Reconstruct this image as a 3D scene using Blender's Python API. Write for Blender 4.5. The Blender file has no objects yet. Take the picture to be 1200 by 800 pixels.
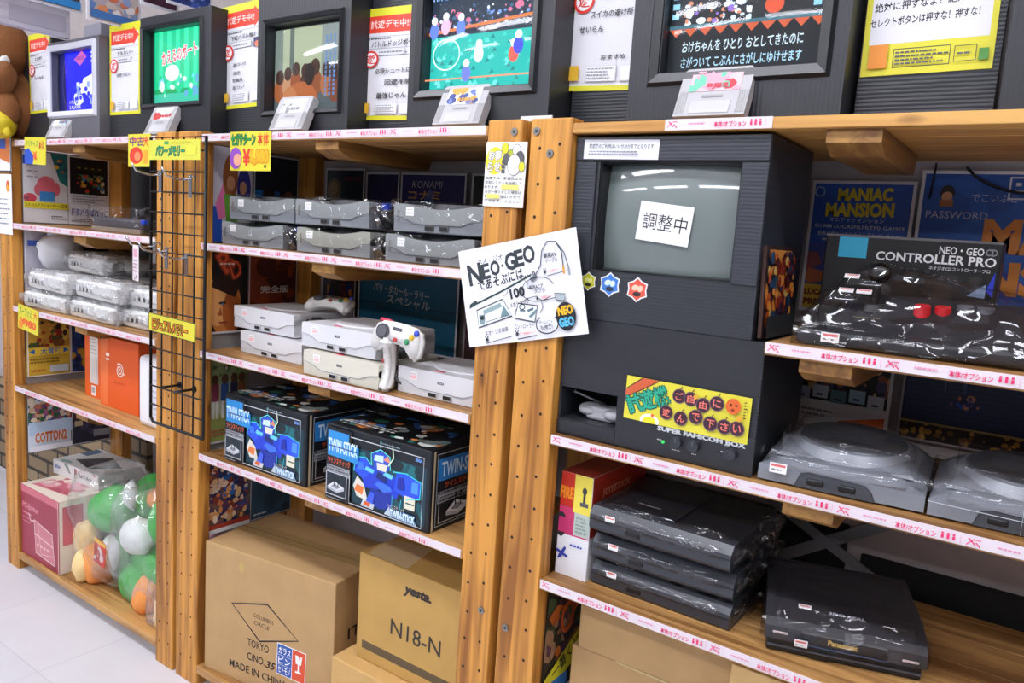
import bpy, bmesh, math, random
from mathutils import Matrix, Vector, noise

SC = bpy.context.scene
COL = SC.collection
# ------------------------------------------------------------------ camera, light, exposure
cam_d = bpy.data.cameras.new('camera')
cam_d.sensor_width = 36.0
cam_d.lens = 906.26 / 1200 * 36
cam_d.clip_start = 0.02
cam = bpy.data.objects.new('camera', cam_d)
COL.objects.link(cam)
_R = Vector((0.81323869, 0.57819407, 0.0658365))
_U = Vector((-0.13325243, 0.07489391, 0.9882483))
_F = Vector((-0.56646855, 0.81245462, -0.13795239))
cam.matrix_world = Matrix(((_R.x, _U.x, -_F.x, 0), (_R.y, _U.y, -_F.y, -1.2), (_R.z, _U.z, -_F.z, 1.34), (0, 0, 0, 1)))
SC.camera = cam
SC.view_settings.view_transform = 'Standard'
SC.view_settings.look = 'None'
SC.view_settings.gamma = 1.0
SC.view_settings.use_curve_mapping = False
SC.view_settings.exposure = 0.0
SC.cycles.transparent_max_bounces = 32
SC.cycles.max_bounces = 8
world = bpy.data.worlds.new('shop_world')
SC.world = world
world.use_nodes = True
world.node_tree.nodes['Background'].inputs[0].default_value = (0.86, 0.88, 1.0, 1)
world.node_tree.nodes['Background'].inputs[1].default_value = 0.34
LAMP_EMIT = 25.0          # fluorescent diffusers on the ceiling

# ------------------------------------------------------------------ materials
def lin(h):
    h = h.lstrip('#')
    o = []
    for i in (0, 2, 4):
        v = int(h[i:i + 2], 16) / 255
        o.append(v / 12.92 if v <= 0.04045 else ((v + 0.055) / 1.055) ** 2.4)
    return (o[0], o[1], o[2], 1)

_MC = {}
def _new(name):
    m = bpy.data.materials.new(name)
    m.use_nodes = True
    nt = m.node_tree
    return m, nt, nt.nodes['Principled BSDF']

def mat(h, rough=0.5, metal=0.0, var=0.0, bump=0.0, scale=30.0, spec=0.5, coat=0.0):
    key = ('p', h, rough, metal, var, bump, scale, spec, coat)
    if key in _MC: return _MC[key]
    m, nt, b = _new('surface_' + h.strip('#'))
    c = lin(h)
    b.inputs['Base Color'].default_value = c
    b.inputs['Roughness'].default_value = rough
    b.inputs['Metallic'].default_value = metal
    b.inputs['Specular IOR Level'].default_value = spec
    b.inputs['Coat Weight'].default_value = coat
    b.inputs['Coat Roughness'].default_value = 0.08
    if var or bump:
        tc = nt.nodes.new('ShaderNodeTexCoord')
        n = nt.nodes.new('ShaderNodeTexNoise')
        n.inputs['Scale'].default_value = scale
        n.inputs['Detail'].default_value = 4
        nt.links.new(tc.outputs['Object'], n.inputs['Vector'])
        if var:
            r = nt.nodes.new('ShaderNodeMapRange')
            r.inputs[1].default_value = 0.3; r.inputs[2].default_value = 0.7
            r.inputs[3].default_value = 1 - var; r.inputs[4].default_value = 1 + var
            nt.links.new(n.outputs['Fac'], r.inputs[0])
            mx = nt.nodes.new('ShaderNodeVectorMath'); mx.operation = 'SCALE'
            mx.inputs[0].default_value = c[:3]
            nt.links.new(r.outputs[0], mx.inputs['Scale'])
            nt.links.new(mx.outputs[0], b.inputs['Base Color'])
        if bump:
            bp = nt.nodes.new('ShaderNodeBump')
            bp.inputs['Strength'].default_value = bump
            bp.inputs['Distance'].default_value = 0.004
            nt.links.new(n.outputs['Fac'], bp.inputs['Height'])
            nt.links.new(bp.outputs[0], b.inputs['Normal'])
    _MC[key] = m
    return m

def emat(h, strength=1.0):
    key = ('e', h, strength)
    if key in _MC: return _MC[key]
    m, nt, b = _new('glow_' + h.strip('#'))
    b.inputs['Base Color'].default_value = (0.01, 0.01, 0.01, 1)
    b.inputs['Emission Color'].default_value = lin(h)
    b.inputs['Emission Strength'].default_value = strength
    _MC[key] = m
    return m

def wood(name, dark, light, axis, rough=0.5, knots=True):
    key = ('w', name, axis)
    if key in _MC: return _MC[key]
    m, nt, b = _new(name + '_' + 'xyz'[axis])
    tc = nt.nodes.new('ShaderNodeTexCoord')
    mp = nt.nodes.new('ShaderNodeMapping')
    s = [26.0, 26.0, 26.0]; s[axis] = 1.3
    mp.inputs['Scale'].default_value = s
    oi = nt.nodes.new('ShaderNodeNewGeometry')
    nt.links.new(tc.outputs['Object'], mp.inputs['Vector'])
    n = nt.nodes.new('ShaderNodeTexNoise')
    n.inputs['Scale'].default_value = 1.6; n.inputs['Detail'].default_value = 6; n.inputs['Distortion'].default_value = 1.2
    nt.links.new(mp.outputs[0], n.inputs['Vector'])
    # big soft patches along the board
    mp2 = nt.nodes.new('ShaderNodeMapping')
    s2 = [5.0, 5.0, 5.0]; s2[axis] = 1.5
    mp2.inputs['Scale'].default_value = s2
    nt.links.new(tc.outputs['Object'], mp2.inputs['Vector'])
    n2 = nt.nodes.new('ShaderNodeTexNoise'); n2.inputs['Scale'].default_value = 1.5; n2.inputs['Detail'].default_value = 3
    nt.links.new(mp2.outputs[0], n2.inputs['Vector'])
    add = nt.nodes.new('ShaderNodeMath'); add.operation = 'MULTIPLY_ADD'
    add.inputs[1].default_value = 0.55
    nt.links.new(n.outputs['Fac'], add.inputs[0])
    m2 = nt.nodes.new('ShaderNodeMath'); m2.operation = 'MULTIPLY'; m2.inputs[1].default_value = 0.45
    nt.links.new(n2.outputs['Fac'], m2.inputs[0]); nt.links.new(m2.outputs[0], add.inputs[2])
    rp = nt.nodes.new('ShaderNodeValToRGB')
    rp.color_ramp.elements[0].position = 0.40; rp.color_ramp.elements[0].color = lin(dark)
    rp.color_ramp.elements[1].position = 0.57; rp.color_ramp.elements[1].color = lin(light)
    nt.links.new(add.outputs[0], rp.inputs[0])
    out = rp.outputs[0]
    if knots:
        mp3 = nt.nodes.new('ShaderNodeMapping')
        s3 = [13.0, 13.0, 13.0]; s3[axis] = 5.0
        mp3.inputs['Scale'].default_value = s3
        nt.links.new(tc.outputs['Object'], mp3.inputs['Vector'])
        v = nt.nodes.new('ShaderNodeTexVoronoi'); v.inputs['Scale'].default_value = 0.9
        nt.links.new(mp3.outputs[0], v.inputs['Vector'])
        r = nt.nodes.new('ShaderNodeValToRGB')
        r.color_ramp.elements[0].position = 0.06; r.color_ramp.elements[0].color = (0.2, 0.12, 0.07, 1)
        r.color_ramp.elements[1].position = 0.13; r.color_ramp.elements[1].color = (1, 1, 1, 1)
        nt.links.new(v.outputs['Distance'], r.inputs[0])
        mx = nt.nodes.new('ShaderNodeMix'); mx.data_type = 'RGBA'; mx.blend_type = 'MULTIPLY'
        mx.inputs[0].default_value = 0.8
        nt.links.new(out, mx.inputs[6]); nt.links.new(r.outputs[0], mx.inputs[7])
        out = mx.outputs[2]
    nt.links.new(out, b.inputs['Base Color'])
    b.inputs['Roughness'].default_value = rough
    bp = nt.nodes.new('ShaderNodeBump'); bp.inputs['Strength'].default_value = 0.15; bp.inputs['Distance'].default_value = 0.002
    nt.links.new(n.outputs['Fac'], bp.inputs['Height']); nt.links.new(bp.outputs[0], b.inputs['Normal'])
    _MC[key] = m
    return m

def ribbed(h, axis, pitch=0.006, rough=0.4, bump=0.14):
    """corrugated plastic board: fine ridges"""
    key = ('r', h, axis, pitch, bump)
    if key in _MC: return _MC[key]
    m, nt, b = _new('corrugated_' + h.strip('#'))
    b.inputs['Base Color'].default_value = lin(h); b.inputs['Roughness'].default_value = rough
    tc = nt.nodes.new('ShaderNodeTexCoord')
    w = nt.nodes.new('ShaderNodeTexWave')
    w.bands_direction = axis; w.inputs['Scale'].default_value = 2 * math.pi / (20 * pitch)
    w.inputs['Distortion'].default_value = 0.6; w.inputs['Detail'].default_value = 1
    nt.links.new(tc.outputs['Object'], w.inputs['Vector'])
    bp = nt.nodes.new('ShaderNodeBump'); bp.inputs['Strength'].default_value = bump; bp.inputs['Distance'].default_value = 0.0012
    nt.links.new(w.outputs['Fac'], bp.inputs['Height']); nt.links.new(bp.outputs[0], b.inputs['Normal'])
    _MC[key] = m
    return m

def film(fac=0.04, scale=9.0, bump=0.9, milk=0.0):
    """clear crinkled plastic bag: sharp glints on soft folds"""
    key = ('f', fac, scale, bump, milk)
    if key in _MC: return _MC[key]
    m, nt, b = _new('clear_film')
    nt.nodes.remove(b)
    out = [n for n in nt.nodes if n.type == 'OUTPUT_MATERIAL'][0]
    tr = nt.nodes.new('ShaderNodeBsdfTransparent'); tr.inputs[0].default_value = (0.985, 0.985, 0.99, 1)
    gl = nt.nodes.new('ShaderNodeBsdfGlossy'); gl.inputs['Roughness'].default_value = 0.07
    mix = nt.nodes.new('ShaderNodeMixShader')
    tc = nt.nodes.new('ShaderNodeTexCoord')
    n0 = nt.nodes.new('ShaderNodeTexNoise'); n0.inputs['Scale'].default_value = scale * 0.8; n0.inputs['Detail'].default_value = 1.0
    nt.links.new(tc.outputs['Object'], n0.inputs['Vector'])
    sc = nt.nodes.new('ShaderNodeVectorMath'); sc.operation = 'MULTIPLY_ADD'
    sc.inputs[1].default_value = (0.10, 0.10, 0.10)
    nt.links.new(n0.outputs['Color'], sc.inputs[0]); nt.links.new(tc.outputs['Object'], sc.inputs[2])
    v = nt.nodes.new('ShaderNodeTexVoronoi'); v.feature = 'F1'; v.inputs['Scale'].default_value = scale * 2.2
    nt.links.new(sc.outputs[0], v.inputs['Vector'])
    bp = nt.nodes.new('ShaderNodeBump'); bp.inputs['Strength'].default_value = bump; bp.inputs['Distance'].default_value = 0.022
    nt.links.new(v.outputs['Distance'], bp.inputs['Height'])
    nt.links.new(bp.outputs[0], gl.inputs['Normal'])
    lw = nt.nodes.new('ShaderNodeLayerWeight'); lw.inputs[0].default_value = 0.12
    mr = nt.nodes.new('ShaderNodeMapRange')
    mr.inputs[3].default_value = fac; mr.inputs[4].default_value = 0.45
    nt.links.new(lw.outputs['Fresnel'], mr.inputs[0])
    nt.links.new(mr.outputs[0], mix.inputs[0]); nt.links.new(tr.outputs[0], mix.inputs[1]); nt.links.new(gl.outputs[0], mix.inputs[2])
    if milk:
        df = nt.nodes.new('ShaderNodeBsdfDiffuse'); df.inputs[0].default_value = (0.85, 0.86, 0.88, 1)
        nt.links.new(bp.outputs[0], df.inputs['Normal'])
        mk = nt.nodes.new('ShaderNodeMixShader')
        r2 = nt.nodes.new('ShaderNodeMapRange'); r2.inputs[1].default_value = 0.1; r2.inputs[2].default_value = 0.75; r2.inputs[3].default_value = 0.0; r2.inputs[4].default_value = milk
        nt.links.new(v.outputs['Distance'], r2.inputs[0]); nt.links.new(r2.outputs[0], mk.inputs[0])
        nt.links.new(mix.outputs[0], mk.inputs[1]); nt.links.new(df.outputs[0], mk.inputs[2])
        nt.links.new(mk.outputs[0], out.inputs[0])
    else:
        nt.links.new(mix.outputs[0], out.inputs[0])
    _MC[key] = m
    return m

def glass():
    key = ('g',)
    if key in _MC: return _MC[key]
    m, nt, b = _new('tube_glass')
    nt.nodes.remove(b)
    out = [n for n in nt.nodes if n.type == 'OUTPUT_MATERIAL'][0]
    tr = nt.nodes.new('ShaderNodeBsdfTransparent')
    gl = nt.nodes.new('ShaderNodeBsdfGlossy'); gl.inputs['Roughness'].default_value = 0.05
    fr = nt.nodes.new('ShaderNodeFresnel'); fr.inputs[0].default_value = 1.5
    mix = nt.nodes.new('ShaderNodeMixShader')
    nt.links.new(fr.outputs[0], mix.inputs[0]); nt.links.new(tr.outputs[0], mix.inputs[1]); nt.links.new(gl.outputs[0], mix.inputs[2])
    nt.links.new(mix.outputs[0], out.inputs[0])
    _MC[key] = m
    return m

# ------------------------------------------------------------------ objects, labels
MW = {}
def tag(o, label=None, cat=None, group=None, kind=None):
    if label: o['label'] = label
    if cat: o['category'] = cat
    if group: o['group'] = group
    if kind: o['kind'] = kind
    return o

def thing(name, label, cat, loc=(0, 0, 0), rz=0.0, group=None):
    o = bpy.data.objects.new(name, None)
    o.empty_display_size = 0.05
    COL.objects.link(o)
    o.location = loc; o.rotation_euler = (0, 0, rz)
    MW[o.name] = Matrix.Translation(loc) @ Matrix.Rotation(rz, 4, 'Z')
    return tag(o, label, cat, group)

def dup(root, loc=None, rz=None, label=None, group=None):
    r = root.copy(); COL.objects.link(r)
    for ch in list(root.children):
        c = ch.copy(); COL.objects.link(c); c.parent = r
        for g in list(ch.children):
            d = g.copy(); COL.objects.link(d); d.parent = c
    if loc: r.location = loc
    if rz is not None: r.rotation_euler = (0, 0, rz)
    if label: r['label'] = label
    if group: r['group'] = group
    return r

def place(o, loc, rz=0.0):
    o.location = loc; o.rotation_euler = (0, 0, rz); return o

class MB:
    """collects shapes; build() links them as one mesh object"""
    def __init__(s): s.v = []; s.f = []; s.m = []; s.sm = []; s.mats = []
    def mi(s, m):
        if m not in s.mats: s.mats.append(m)
        return s.mats.index(m)
    def add(s, vs, fs, m, smooth=False, M=None):
        o = len(s.v); k = s.mi(m)
        for p in vs:
            p = Vector(p)
            s.v.append(M @ p if M is not None else p)
        for f in fs:
            s.f.append([i + o for i in f]); s.m.append(k); s.sm.append(smooth)
    def bm(s, b, m, smooth=False, M=None):
        b.verts.ensure_lookup_table(); b.verts.index_update()
        s.add([v.co.copy() for v in b.verts], [[v.index for v in f.verts] for f in b.faces], m, smooth, M)
        b.free()
    def box(s, a, c, m, bev=0.0, seg=2, M=None):
        b = bmesh.new(); bmesh.ops.create_cube(b, size=1)
        d = [c[i] - a[i] for i in range(3)]
        for v in b.verts:
            v.co = Vector([a[i] + (v.co[i] + 0.5) * d[i] for i in range(3)])
        if bev: bmesh.ops.bevel(b, geom=b.edges[:], offset=bev, segments=seg, affect='EDGES', profile=0.5)
        s.bm(b, m, False, M)
    def cyl(s, p0, p1, r0, m, r1=None, n=16, smooth=True):
        r1 = r0 if r1 is None else r1
        p0 = Vector(p0); p1 = Vector(p1); d = (p1 - p0).normalized()
        a = d.orthogonal().normalized(); b = d.cross(a)
        vs = []
        for p, r in ((p0, r0), (p1, r1)):
            for i in range(n):
                t = 2 * math.pi * i / n
                vs.append(p + (a * math.cos(t) + b * math.sin(t)) * r)
        s.add(vs, [[i, (i + 1) % n, n + (i + 1) % n, n + i] for i in range(n)], m, smooth)
        s.add(vs[:n], [list(range(n))[::-1]], m); s.add(vs[n:], [list(range(n))], m)
    def tube(s, pts, r, m, n=7, closed=False):
        P = [Vector(p) for p in pts]; N = len(P); vs = []
        up = Vector((0.3, 0.2, 0.9))
        for i, p in enumerate(P):
            d = (P[(i + 1) % N] - P[i - 1]) if closed else (P[min(i + 1, N - 1)] - P[max(i - 1, 0)])
            d.normalize()
            a = d.cross(up)
            if a.length < 1e-3: a = d.orthogonal()
            a.normalize(); b = d.cross(a)
            for k in range(n):
                t = 2 * math.pi * k / n
                vs.append(p + (a * math.cos(t) + b * math.sin(t)) * r)
        fs = []
        for i in range(N if closed else N - 1):
            j = (i + 1) % N
            for k in range(n):
                fs.append([i * n + k, i * n + (k + 1) % n, j * n + (k + 1) % n, j * n + k])
        if not closed: fs += [list(range(n))[::-1], [(N - 1) * n + k for k in range(n)]]
        s.add(vs, fs, m, True)
    def prism(s, pts, lo, hi, m, plane='xz', M=None):
        """2-D outline extruded along the remaining axis"""
        def P(u, w, t): return {'xz': (u, t, w), 'xy': (u, w, t), 'yz': (t, u, w)}[plane]
        n = len(pts)
        vs = [P(u, w, lo) for u, w in pts] + [P(u, w, hi) for u, w in pts]
        fs = [[i, (i + 1) % n, n + (i + 1) % n, n + i] for i in range(n)] + [list(range(n))[::-1], [n + i for i in range(n)]]
        s.add(vs, fs, m, False, M)
    def ell(s, c, r, m, rot=None, nu=28, nv=16, amp=0.0, seed=0, sq=1.0):
        vs = []; fs = []
        for j in range(nv + 1):
            ph = math.pi * j / nv
            for i in range(nu):
                th = 2 * math.pi * i / nu
                p = Vector((math.sin(ph) * math.cos(th), math.sin(ph) * math.sin(th), math.cos(ph)))
                if sq != 1: p = Vector([math.copysign(abs(q) ** sq, q) for q in p])
                k = 1 + amp * noise.noise(p * 2.1 + Vector((seed, seed * 1.7, 0)))
                p = Vector((p.x * r[0] * k, p.y * r[1] * k, p.z * r[2] * k))
                if rot is not None: p = rot @ p
                vs.append(p + Vector(c))
        for j in range(nv):
            for i in range(nu):
                a = j * nu + i; b = j * nu + (i + 1) % nu
                fs.append([a, a + nu, b + nu, b])
        s.add(vs, fs, m, True)
    def build(s, name, parent=None, M=None, loose=False):
        """loose=True: the numbers are already in the parent's own coordinates"""
        vs = s.v
        if M is not None: vs = [M @ p for p in vs]
        loc = Vector((0, 0, 0))
        if parent is not None:
            if not loose:
                inv = MW[parent.name].inverted()
                vs = [inv @ p for p in vs]
        else:
            lo = [min(p[i] for p in vs) for i in range(3)]; hi = [max(p[i] for p in vs) for i in range(3)]
            loc = Vector(((lo[0] + hi[0]) / 2, (lo[1] + hi[1]) / 2, lo[2]))
            vs = [p - loc for p in vs]
        me = bpy.data.meshes.new(name)
        me.from_pydata([tuple(p) for p in vs], [], s.f)
        for m in s.mats: me.materials.append(m)
        me.polygons.foreach_set('material_index', s.m)
        me.polygons.foreach_set('use_smooth', s.sm)
        me.update()
        o = bpy.data.objects.new(name, me)
        COL.objects.link(o)
        o.location = loc
        if parent is not None:
            o.parent = parent
            MW[o.name] = MW[parent.name]
        else:
            MW[o.name] = Matrix.Translation(loc)
        return o

# ------------------------------------------------------------------ flat printed art
_TX = {}
def text_geo(body, bold):
    key = (body, bold)
    if key in _TX: return _TX[key]
    cu = bpy.data.curves.new('t', 'FONT')
    cu.body = body; cu.size = 1; cu.offset = bold; cu.resolution_u = 2
    o = bpy.data.objects.new('t', cu)
    COL.objects.link(o)
    bpy.context.view_layer.update()
    me = o.evaluated_get(bpy.context.evaluated_depsgraph_get()).to_mesh()
    vs = [(v.co.x, v.co.y) for v in me.vertices]; fs = [list(p.vertices) for p in me.polygons]
    bpy.data.objects.remove(o); bpy.data.curves.remove(cu)
    if not vs: vs = [(0, 0), (1, 0), (1, 1)]; fs = []
    x0 = min(p[0] for p in vs); x1 = max(p[0] for p in vs); y0 = min(p[1] for p in vs); y1 = max(p[1] for p in vs)
    r = ([((p[0] - x0) / max(x1 - x0, 1e-6) - 0.5, (p[1] - y0) / max(y1 - y0, 1e-6) - 0.5) for p in vs], fs, (x1 - x0) / max(y1 - y0, 1e-6))
    _TX[key] = r
    return r

def clip(poly, w, h):
    for ax, lim, sg in ((0, 0, 1), (0, w, -1), (1, 0, 1), (1, h, -1)):
        out = []
        for i in range(len(poly)):
            a = poly[i - 1]; b = poly[i]
            da = (a[ax] - lim) * sg; db = (b[ax] - lim) * sg
            if (da >= 0) != (db >= 0):
                t = da / (da - db); out.append((a[0] + (b[0] - a[0]) * t, a[1] + (b[1] - a[1]) * t))
            if db >= 0: out.append(b)
        poly = out
        if len(poly) < 3: return []
    return poly

def FRONT(x, y, z, tilt=0.0, roll=0.0, yaw=0.0):
    M = Matrix(((1, 0, 0, 0), (0, 0, -1, 0), (0, 1, 0, 0), (0, 0, 0, 1)))
    return Matrix.Translation((x, y, z)) @ Matrix.Rotation(yaw, 4, 'Z') @ M @ Matrix.Rotation(-tilt, 4, 'X') @ Matrix.Rotation(roll, 4, 'Z')
def SIDE(x, y, z, tilt=0.0, roll=0.0):
    M = Matrix(((0, 0, 1, 0), (1, 0, 0, 0), (0, 1, 0, 0), (0, 0, 0, 1)))
    return Matrix.Translation((x, y, z)) @ M @ Matrix.Rotation(-tilt, 4, 'X') @ Matrix.Rotation(roll, 4, 'Z')
def TOP(x, y, z, rz=0.0):
    return Matrix.Translation((x, y, z)) @ Matrix.Rotation(rz, 4, 'Z')

class Art:
    def __init__(s, w, h, base='#ffffff', t=0.0012, rough=0.45, em=0.0, layer=0.00007):
        s.w = w; s.h = h; s.mb = MB(); s.k = 0; s.rough = rough; s.em = em; s.lay = layer
        if base: s.mb.box((0, 0, -t), (w, h, 0), s.col(base))
    def col(s, c):
        if not isinstance(c, str): return c
        return emat(c, s.em) if s.em else mat(c, s.rough)
    def z(s): s.k += 1; return s.k * s.lay
    def poly(s, pts, c, cl=True):
        if cl: pts = clip(list(pts), s.w, s.h)
        if len(pts) < 3: return
        z = s.z(); a = 0
        for i in range(len(pts)):
            x0, y0 = pts[i - 1]; x1, y1 = pts[i]; a += x0 * y1 - x1 * y0
        if a < 0: pts = pts[::-1]
        s.mb.add([(p[0], p[1], z) for p in pts], [list(range(len(pts)))], s.col(c))
    def rect(s, x, y, w, h, c, rot=0.0):
        cx = x + w / 2; cy = y + h / 2; co = math.cos(rot); si = math.sin(rot)
        s.poly([(cx + a * w / 2 * co - b * h / 2 * si, cy + a * w / 2 * si + b * h / 2 * co) for a, b in ((-1, -1), (1, -1), (1, 1), (-1, 1))], c)
    def ell(s, cx, cy, rx, ry, c, rot=0.0, n=20):
        co = math.cos(rot); si = math.sin(rot)
        s.poly([(cx + rx * math.cos(t) * co - ry * math.sin(t) * si, cy + rx * math.cos(t) * si + ry * math.sin(t) * co) for t in [2 * math.pi * i / n for i in range(n)]], c)
    def line(s, pts, wd, c, closed=False):
        z = s.z(); P = [Vector(p) for p in pts]; N = len(P); m = s.col(c); vs = []
        for i in range(N):
            d = (P[(i + 1) % N] - P[i - 1]) if closed else (P[min(i + 1, N - 1)] - P[max(i - 1, 0)])
            if d.length < 1e-9: d = Vector((1, 0))
            d.normalize(); q = Vector((-d.y, d.x)) * wd / 2
            vs += [(*(P[i] + q), z), (*(P[i] - q), z)]
        s.mb.add(vs, [[2 * i + 1, 2 * ((i + 1) % N) + 1, 2 * ((i + 1) % N), 2 * i] for i in range(N if closed else N - 1)], m)
    def frame(s, x, y, w, h, wd, c):
        s.rect(x, y, w, wd, c); s.rect(x, y + h - wd, w, wd, c); s.rect(x, y, wd, h, c); s.rect(x + w - wd, y, wd, h, c)
    def ring(s, cx, cy, rx, ry, wd, c, n=28, a0=0.0, a1=2 * math.pi):
        full = abs(a1 - a0 - 2 * math.pi) < 1e-4
        k = n if full else n + 1
        s.line([(cx + rx * math.cos(a0 + (a1 - a0) * i / n), cy + ry * math.sin(a0 + (a1 - a0) * i / n)) for i in range(k)], wd, c, closed=full)
    def text(s, body, cx, cy, w, h, c, rot=0.0, bold=0.0, shear=0.0, outline=None, ow=0.05):
        if any(ord(q) > 0x2e80 for q in body): bold = min(bold, 0.018)
        else: bold = min(bold, 0.05)
        if outline:
            d = ow * h * 0.55
            for dx, dy in ((d, d), (-d, d), (d, -d), (-d, -d), (d, 0), (-d, 0)): s.text(body, cx + dx, cy + dy, w, h, outline, rot, bold, shear)
        vs, fs, asp = text_geo(body, bold)
        if w is None: w = h * asp
        z = s.z(); co = math.cos(rot); si = math.sin(rot); out = []
        for u, v in vs:
            a = u * w + shear * v * h; b = v * h
            out.append((cx + a * co - b * si, cy + a * si + b * co, z))
        s.mb.add(out, fs, s.col(c))
    def scrib(s, x, y, w, h, rows, c, seed=1, fill=0.45, rot=0.0):
        """lines of small print too small to read"""
        rd = random.Random(seed); rh = h / rows
        for r in range(rows):
            xx = x; yy = y + h - (r + 1) * rh + rh * 0.3
            end = x + w * rd.uniform(0.7, 1)
            while xx < end:
                ln = rd.uniform(0.5, 1.4) * rh
                s.rect(xx, yy, min(ln, end - xx), rh * fill, c); xx += ln + rh * 0.25
    def collage(s, x, y, w, h, pal, n, seed, smin=0.04, smax=0.3):
        rd = random.Random(seed)
        if smax <= 0.3: n = int(n * 1.8); smax *= 0.75; smin *= 0.7
        for i in range(n):
            k = smax + (smin - smax) * (i / n) ** 0.6
            cx = x + rd.random() * w; cy = y + rd.random() * h; r = k * min(w, h) * rd.uniform(0.5, 1.1)
            m = rd.randint(5, 9); a0 = rd.random() * 6.28; st = rd.uniform(0.5, 1.6)
            pts = [(cx + r * math.cos(a0 + 6.283 * j / m) * st, cy + r * math.sin(a0 + 6.283 * j / m)) for j in range(m)]
            pts = [(min(max(p[0], x), x + w), min(max(p[1], y), y + h)) for p in pts]
            s.poly(pts, rd.choice(pal))
    def build(s, name, frame, parent=None, loose=False):
        return s.mb.build(name, parent, frame, loose)

# ------------------------------------------------------------------ wood
W_POST = lambda ax: wood('post_pine', '#8e5820', '#d2933f', ax)
W_SHELF = lambda ax: wood('shelf_pine', '#845a2e', '#c4955a', ax)
W_CLEAT = lambda ax: wood('cleat_wood', '#7a5228', '#a67a3c', ax)
W_EDGE = lambda ax: wood('edge_pine', '#b07c3c', '#d6a258', ax)
CARD = mat('#b59263', 0.75, 0, 0.06, 0.15, 14)
CARD2 = mat('#b9924f', 0.75, 0, 0.06, 0.15, 14)
BLACKP = mat('#2a2b30', 0.4)
WHITEP = mat('#e4e3e2', 0.38)
STEEL = mat('#8a8a86', 0.35, 0.9)
CHROME = mat('#c8c8cc', 0.18, 1.0)

# ------------------------------------------------------------------ the room
def structure(o): o['kind'] = 'structure'; return o
def floor_mat():
    m, nt, b = _new('vinyl_floor')
    tc = nt.nodes.new('ShaderNodeTexCoord')
    br = nt.nodes.new('ShaderNodeTexBrick')
    br.offset = 0.0; br.inputs['Scale'].default_value = 1.0
    br.inputs['Brick Width'].default_value = 0.45; br.inputs['Row Height'].default_value = 0.45
    br.inputs['Mortar Size'].default_value = 0.0022; br.inputs['Mortar Smooth'].default_value = 0.3
    br.inputs['Color1'].default_value = lin('#d6d4da'); br.inputs['Color2'].default_value = lin('#dad8dd')
    br.inputs['Mortar'].default_value = lin('#c9c7ce')
    nt.links.new(tc.outputs['Object'], br.inputs['Vector'])
    n = nt.nodes.new('ShaderNodeTexNoise'); n.inputs['Scale'].default_value = 6; n.inputs['Detail'].default_value = 6
    nt.links.new(tc.outputs['Object'], n.inputs['Vector'])
    mx = nt.nodes.new('ShaderNodeMix'); mx.data_type = 'RGBA'; mx.blend_type = 'MULTIPLY'; mx.inputs[0].default_value = 0.12
    nt.links.new(br.outputs[0], mx.inputs[6]); nt.links.new(n.outputs['Fac'], mx.inputs[7])
    nt.links.new(mx.outputs[2], b.inputs['Base Color'])
    b.inputs['Roughness'].default_value = 0.35
    return m
mb = MB(); mb.box((-5.2, -4.6, -0.05), (1.6, 0.5, 0.0), floor_mat()); structure(mb.build('floor'))
mb = MB(); mb.box((-5.2, 0.47, 0.0), (1.6, 0.53, 2.7), mat('#b4aaa8', 0.8, 0, 0.05)); structure(mb.build('wall_back'))
mb = MB(); mb.box((-5.2, -4.6, 2.7), (1.6, 0.53, 2.75), mat('#e6e6e6', 0.8)); structure(mb.build('ceiling'))

def brick_mat():
    m, nt, b = _new('brick_print')
    tc = nt.nodes.new('ShaderNodeTexCoord'); mp = nt.nodes.new('ShaderNodeMapping')
    mp.inputs['Rotation'].default_value = (math.pi / 2, 0, 0)
    br = nt.nodes.new('ShaderNodeTexBrick'); br.inputs['Scale'].default_value = 1
    br.inputs['Brick Width'].default_value = 0.2; br.inputs['Row Height'].default_value = 0.07; br.inputs['Mortar Size'].default_value = 0.008
    br.inputs['Color1'].default_value = lin('#a08a6a'); br.inputs['Color2'].default_value = lin('#7d6a52'); br.inputs['Mortar'].default_value = lin('#39342e')
    nt.links.new(tc.outputs['Object'], mp.inputs[0]); nt.links.new(mp.outputs[0], br.inputs['Vector']); nt.links.new(br.outputs[0], b.inputs['Base Color'])
    b.inputs['Roughness'].default_value = 0.8
    return m
mb = MB(); mb.box((-4.4, 0.445, 0.0), (-2.9, 0.47, 0.46), brick_mat()); structure(mb.build('trim_1'))

# ceiling fluorescents (out of the frame, seen as streaks in the picture tubes)
def ceiling_light():
    t = thing('ceiling_light', 'white fluorescent ceiling light in the shop aisle', 'ceiling light', group='aisle ceiling lights')
    mb = MB(); mb.box((-0.63, -0.13, 0.02), (0.63, 0.13, 0.06), mat('#efefef', 0.5), 0.004); mb.build('housing', t, loose=True)
    mb = MB(); mb.box((-0.6, -0.1, 0.0), (0.6, 0.1, 0.02), emat('#f4f6ff', LAMP_EMIT)); mb.build('diffuser', t, loose=True)
    return t
_cl = ceiling_light()
_first = True
for yy in (-0.95, -2.5, -3.9):
    for xx in (-4.0, -2.4, -0.8, 0.8):
        if _first: place(_cl, (xx, yy, 2.64)); _first = False
        else: dup(_cl, (xx, yy, 2.64))

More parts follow.
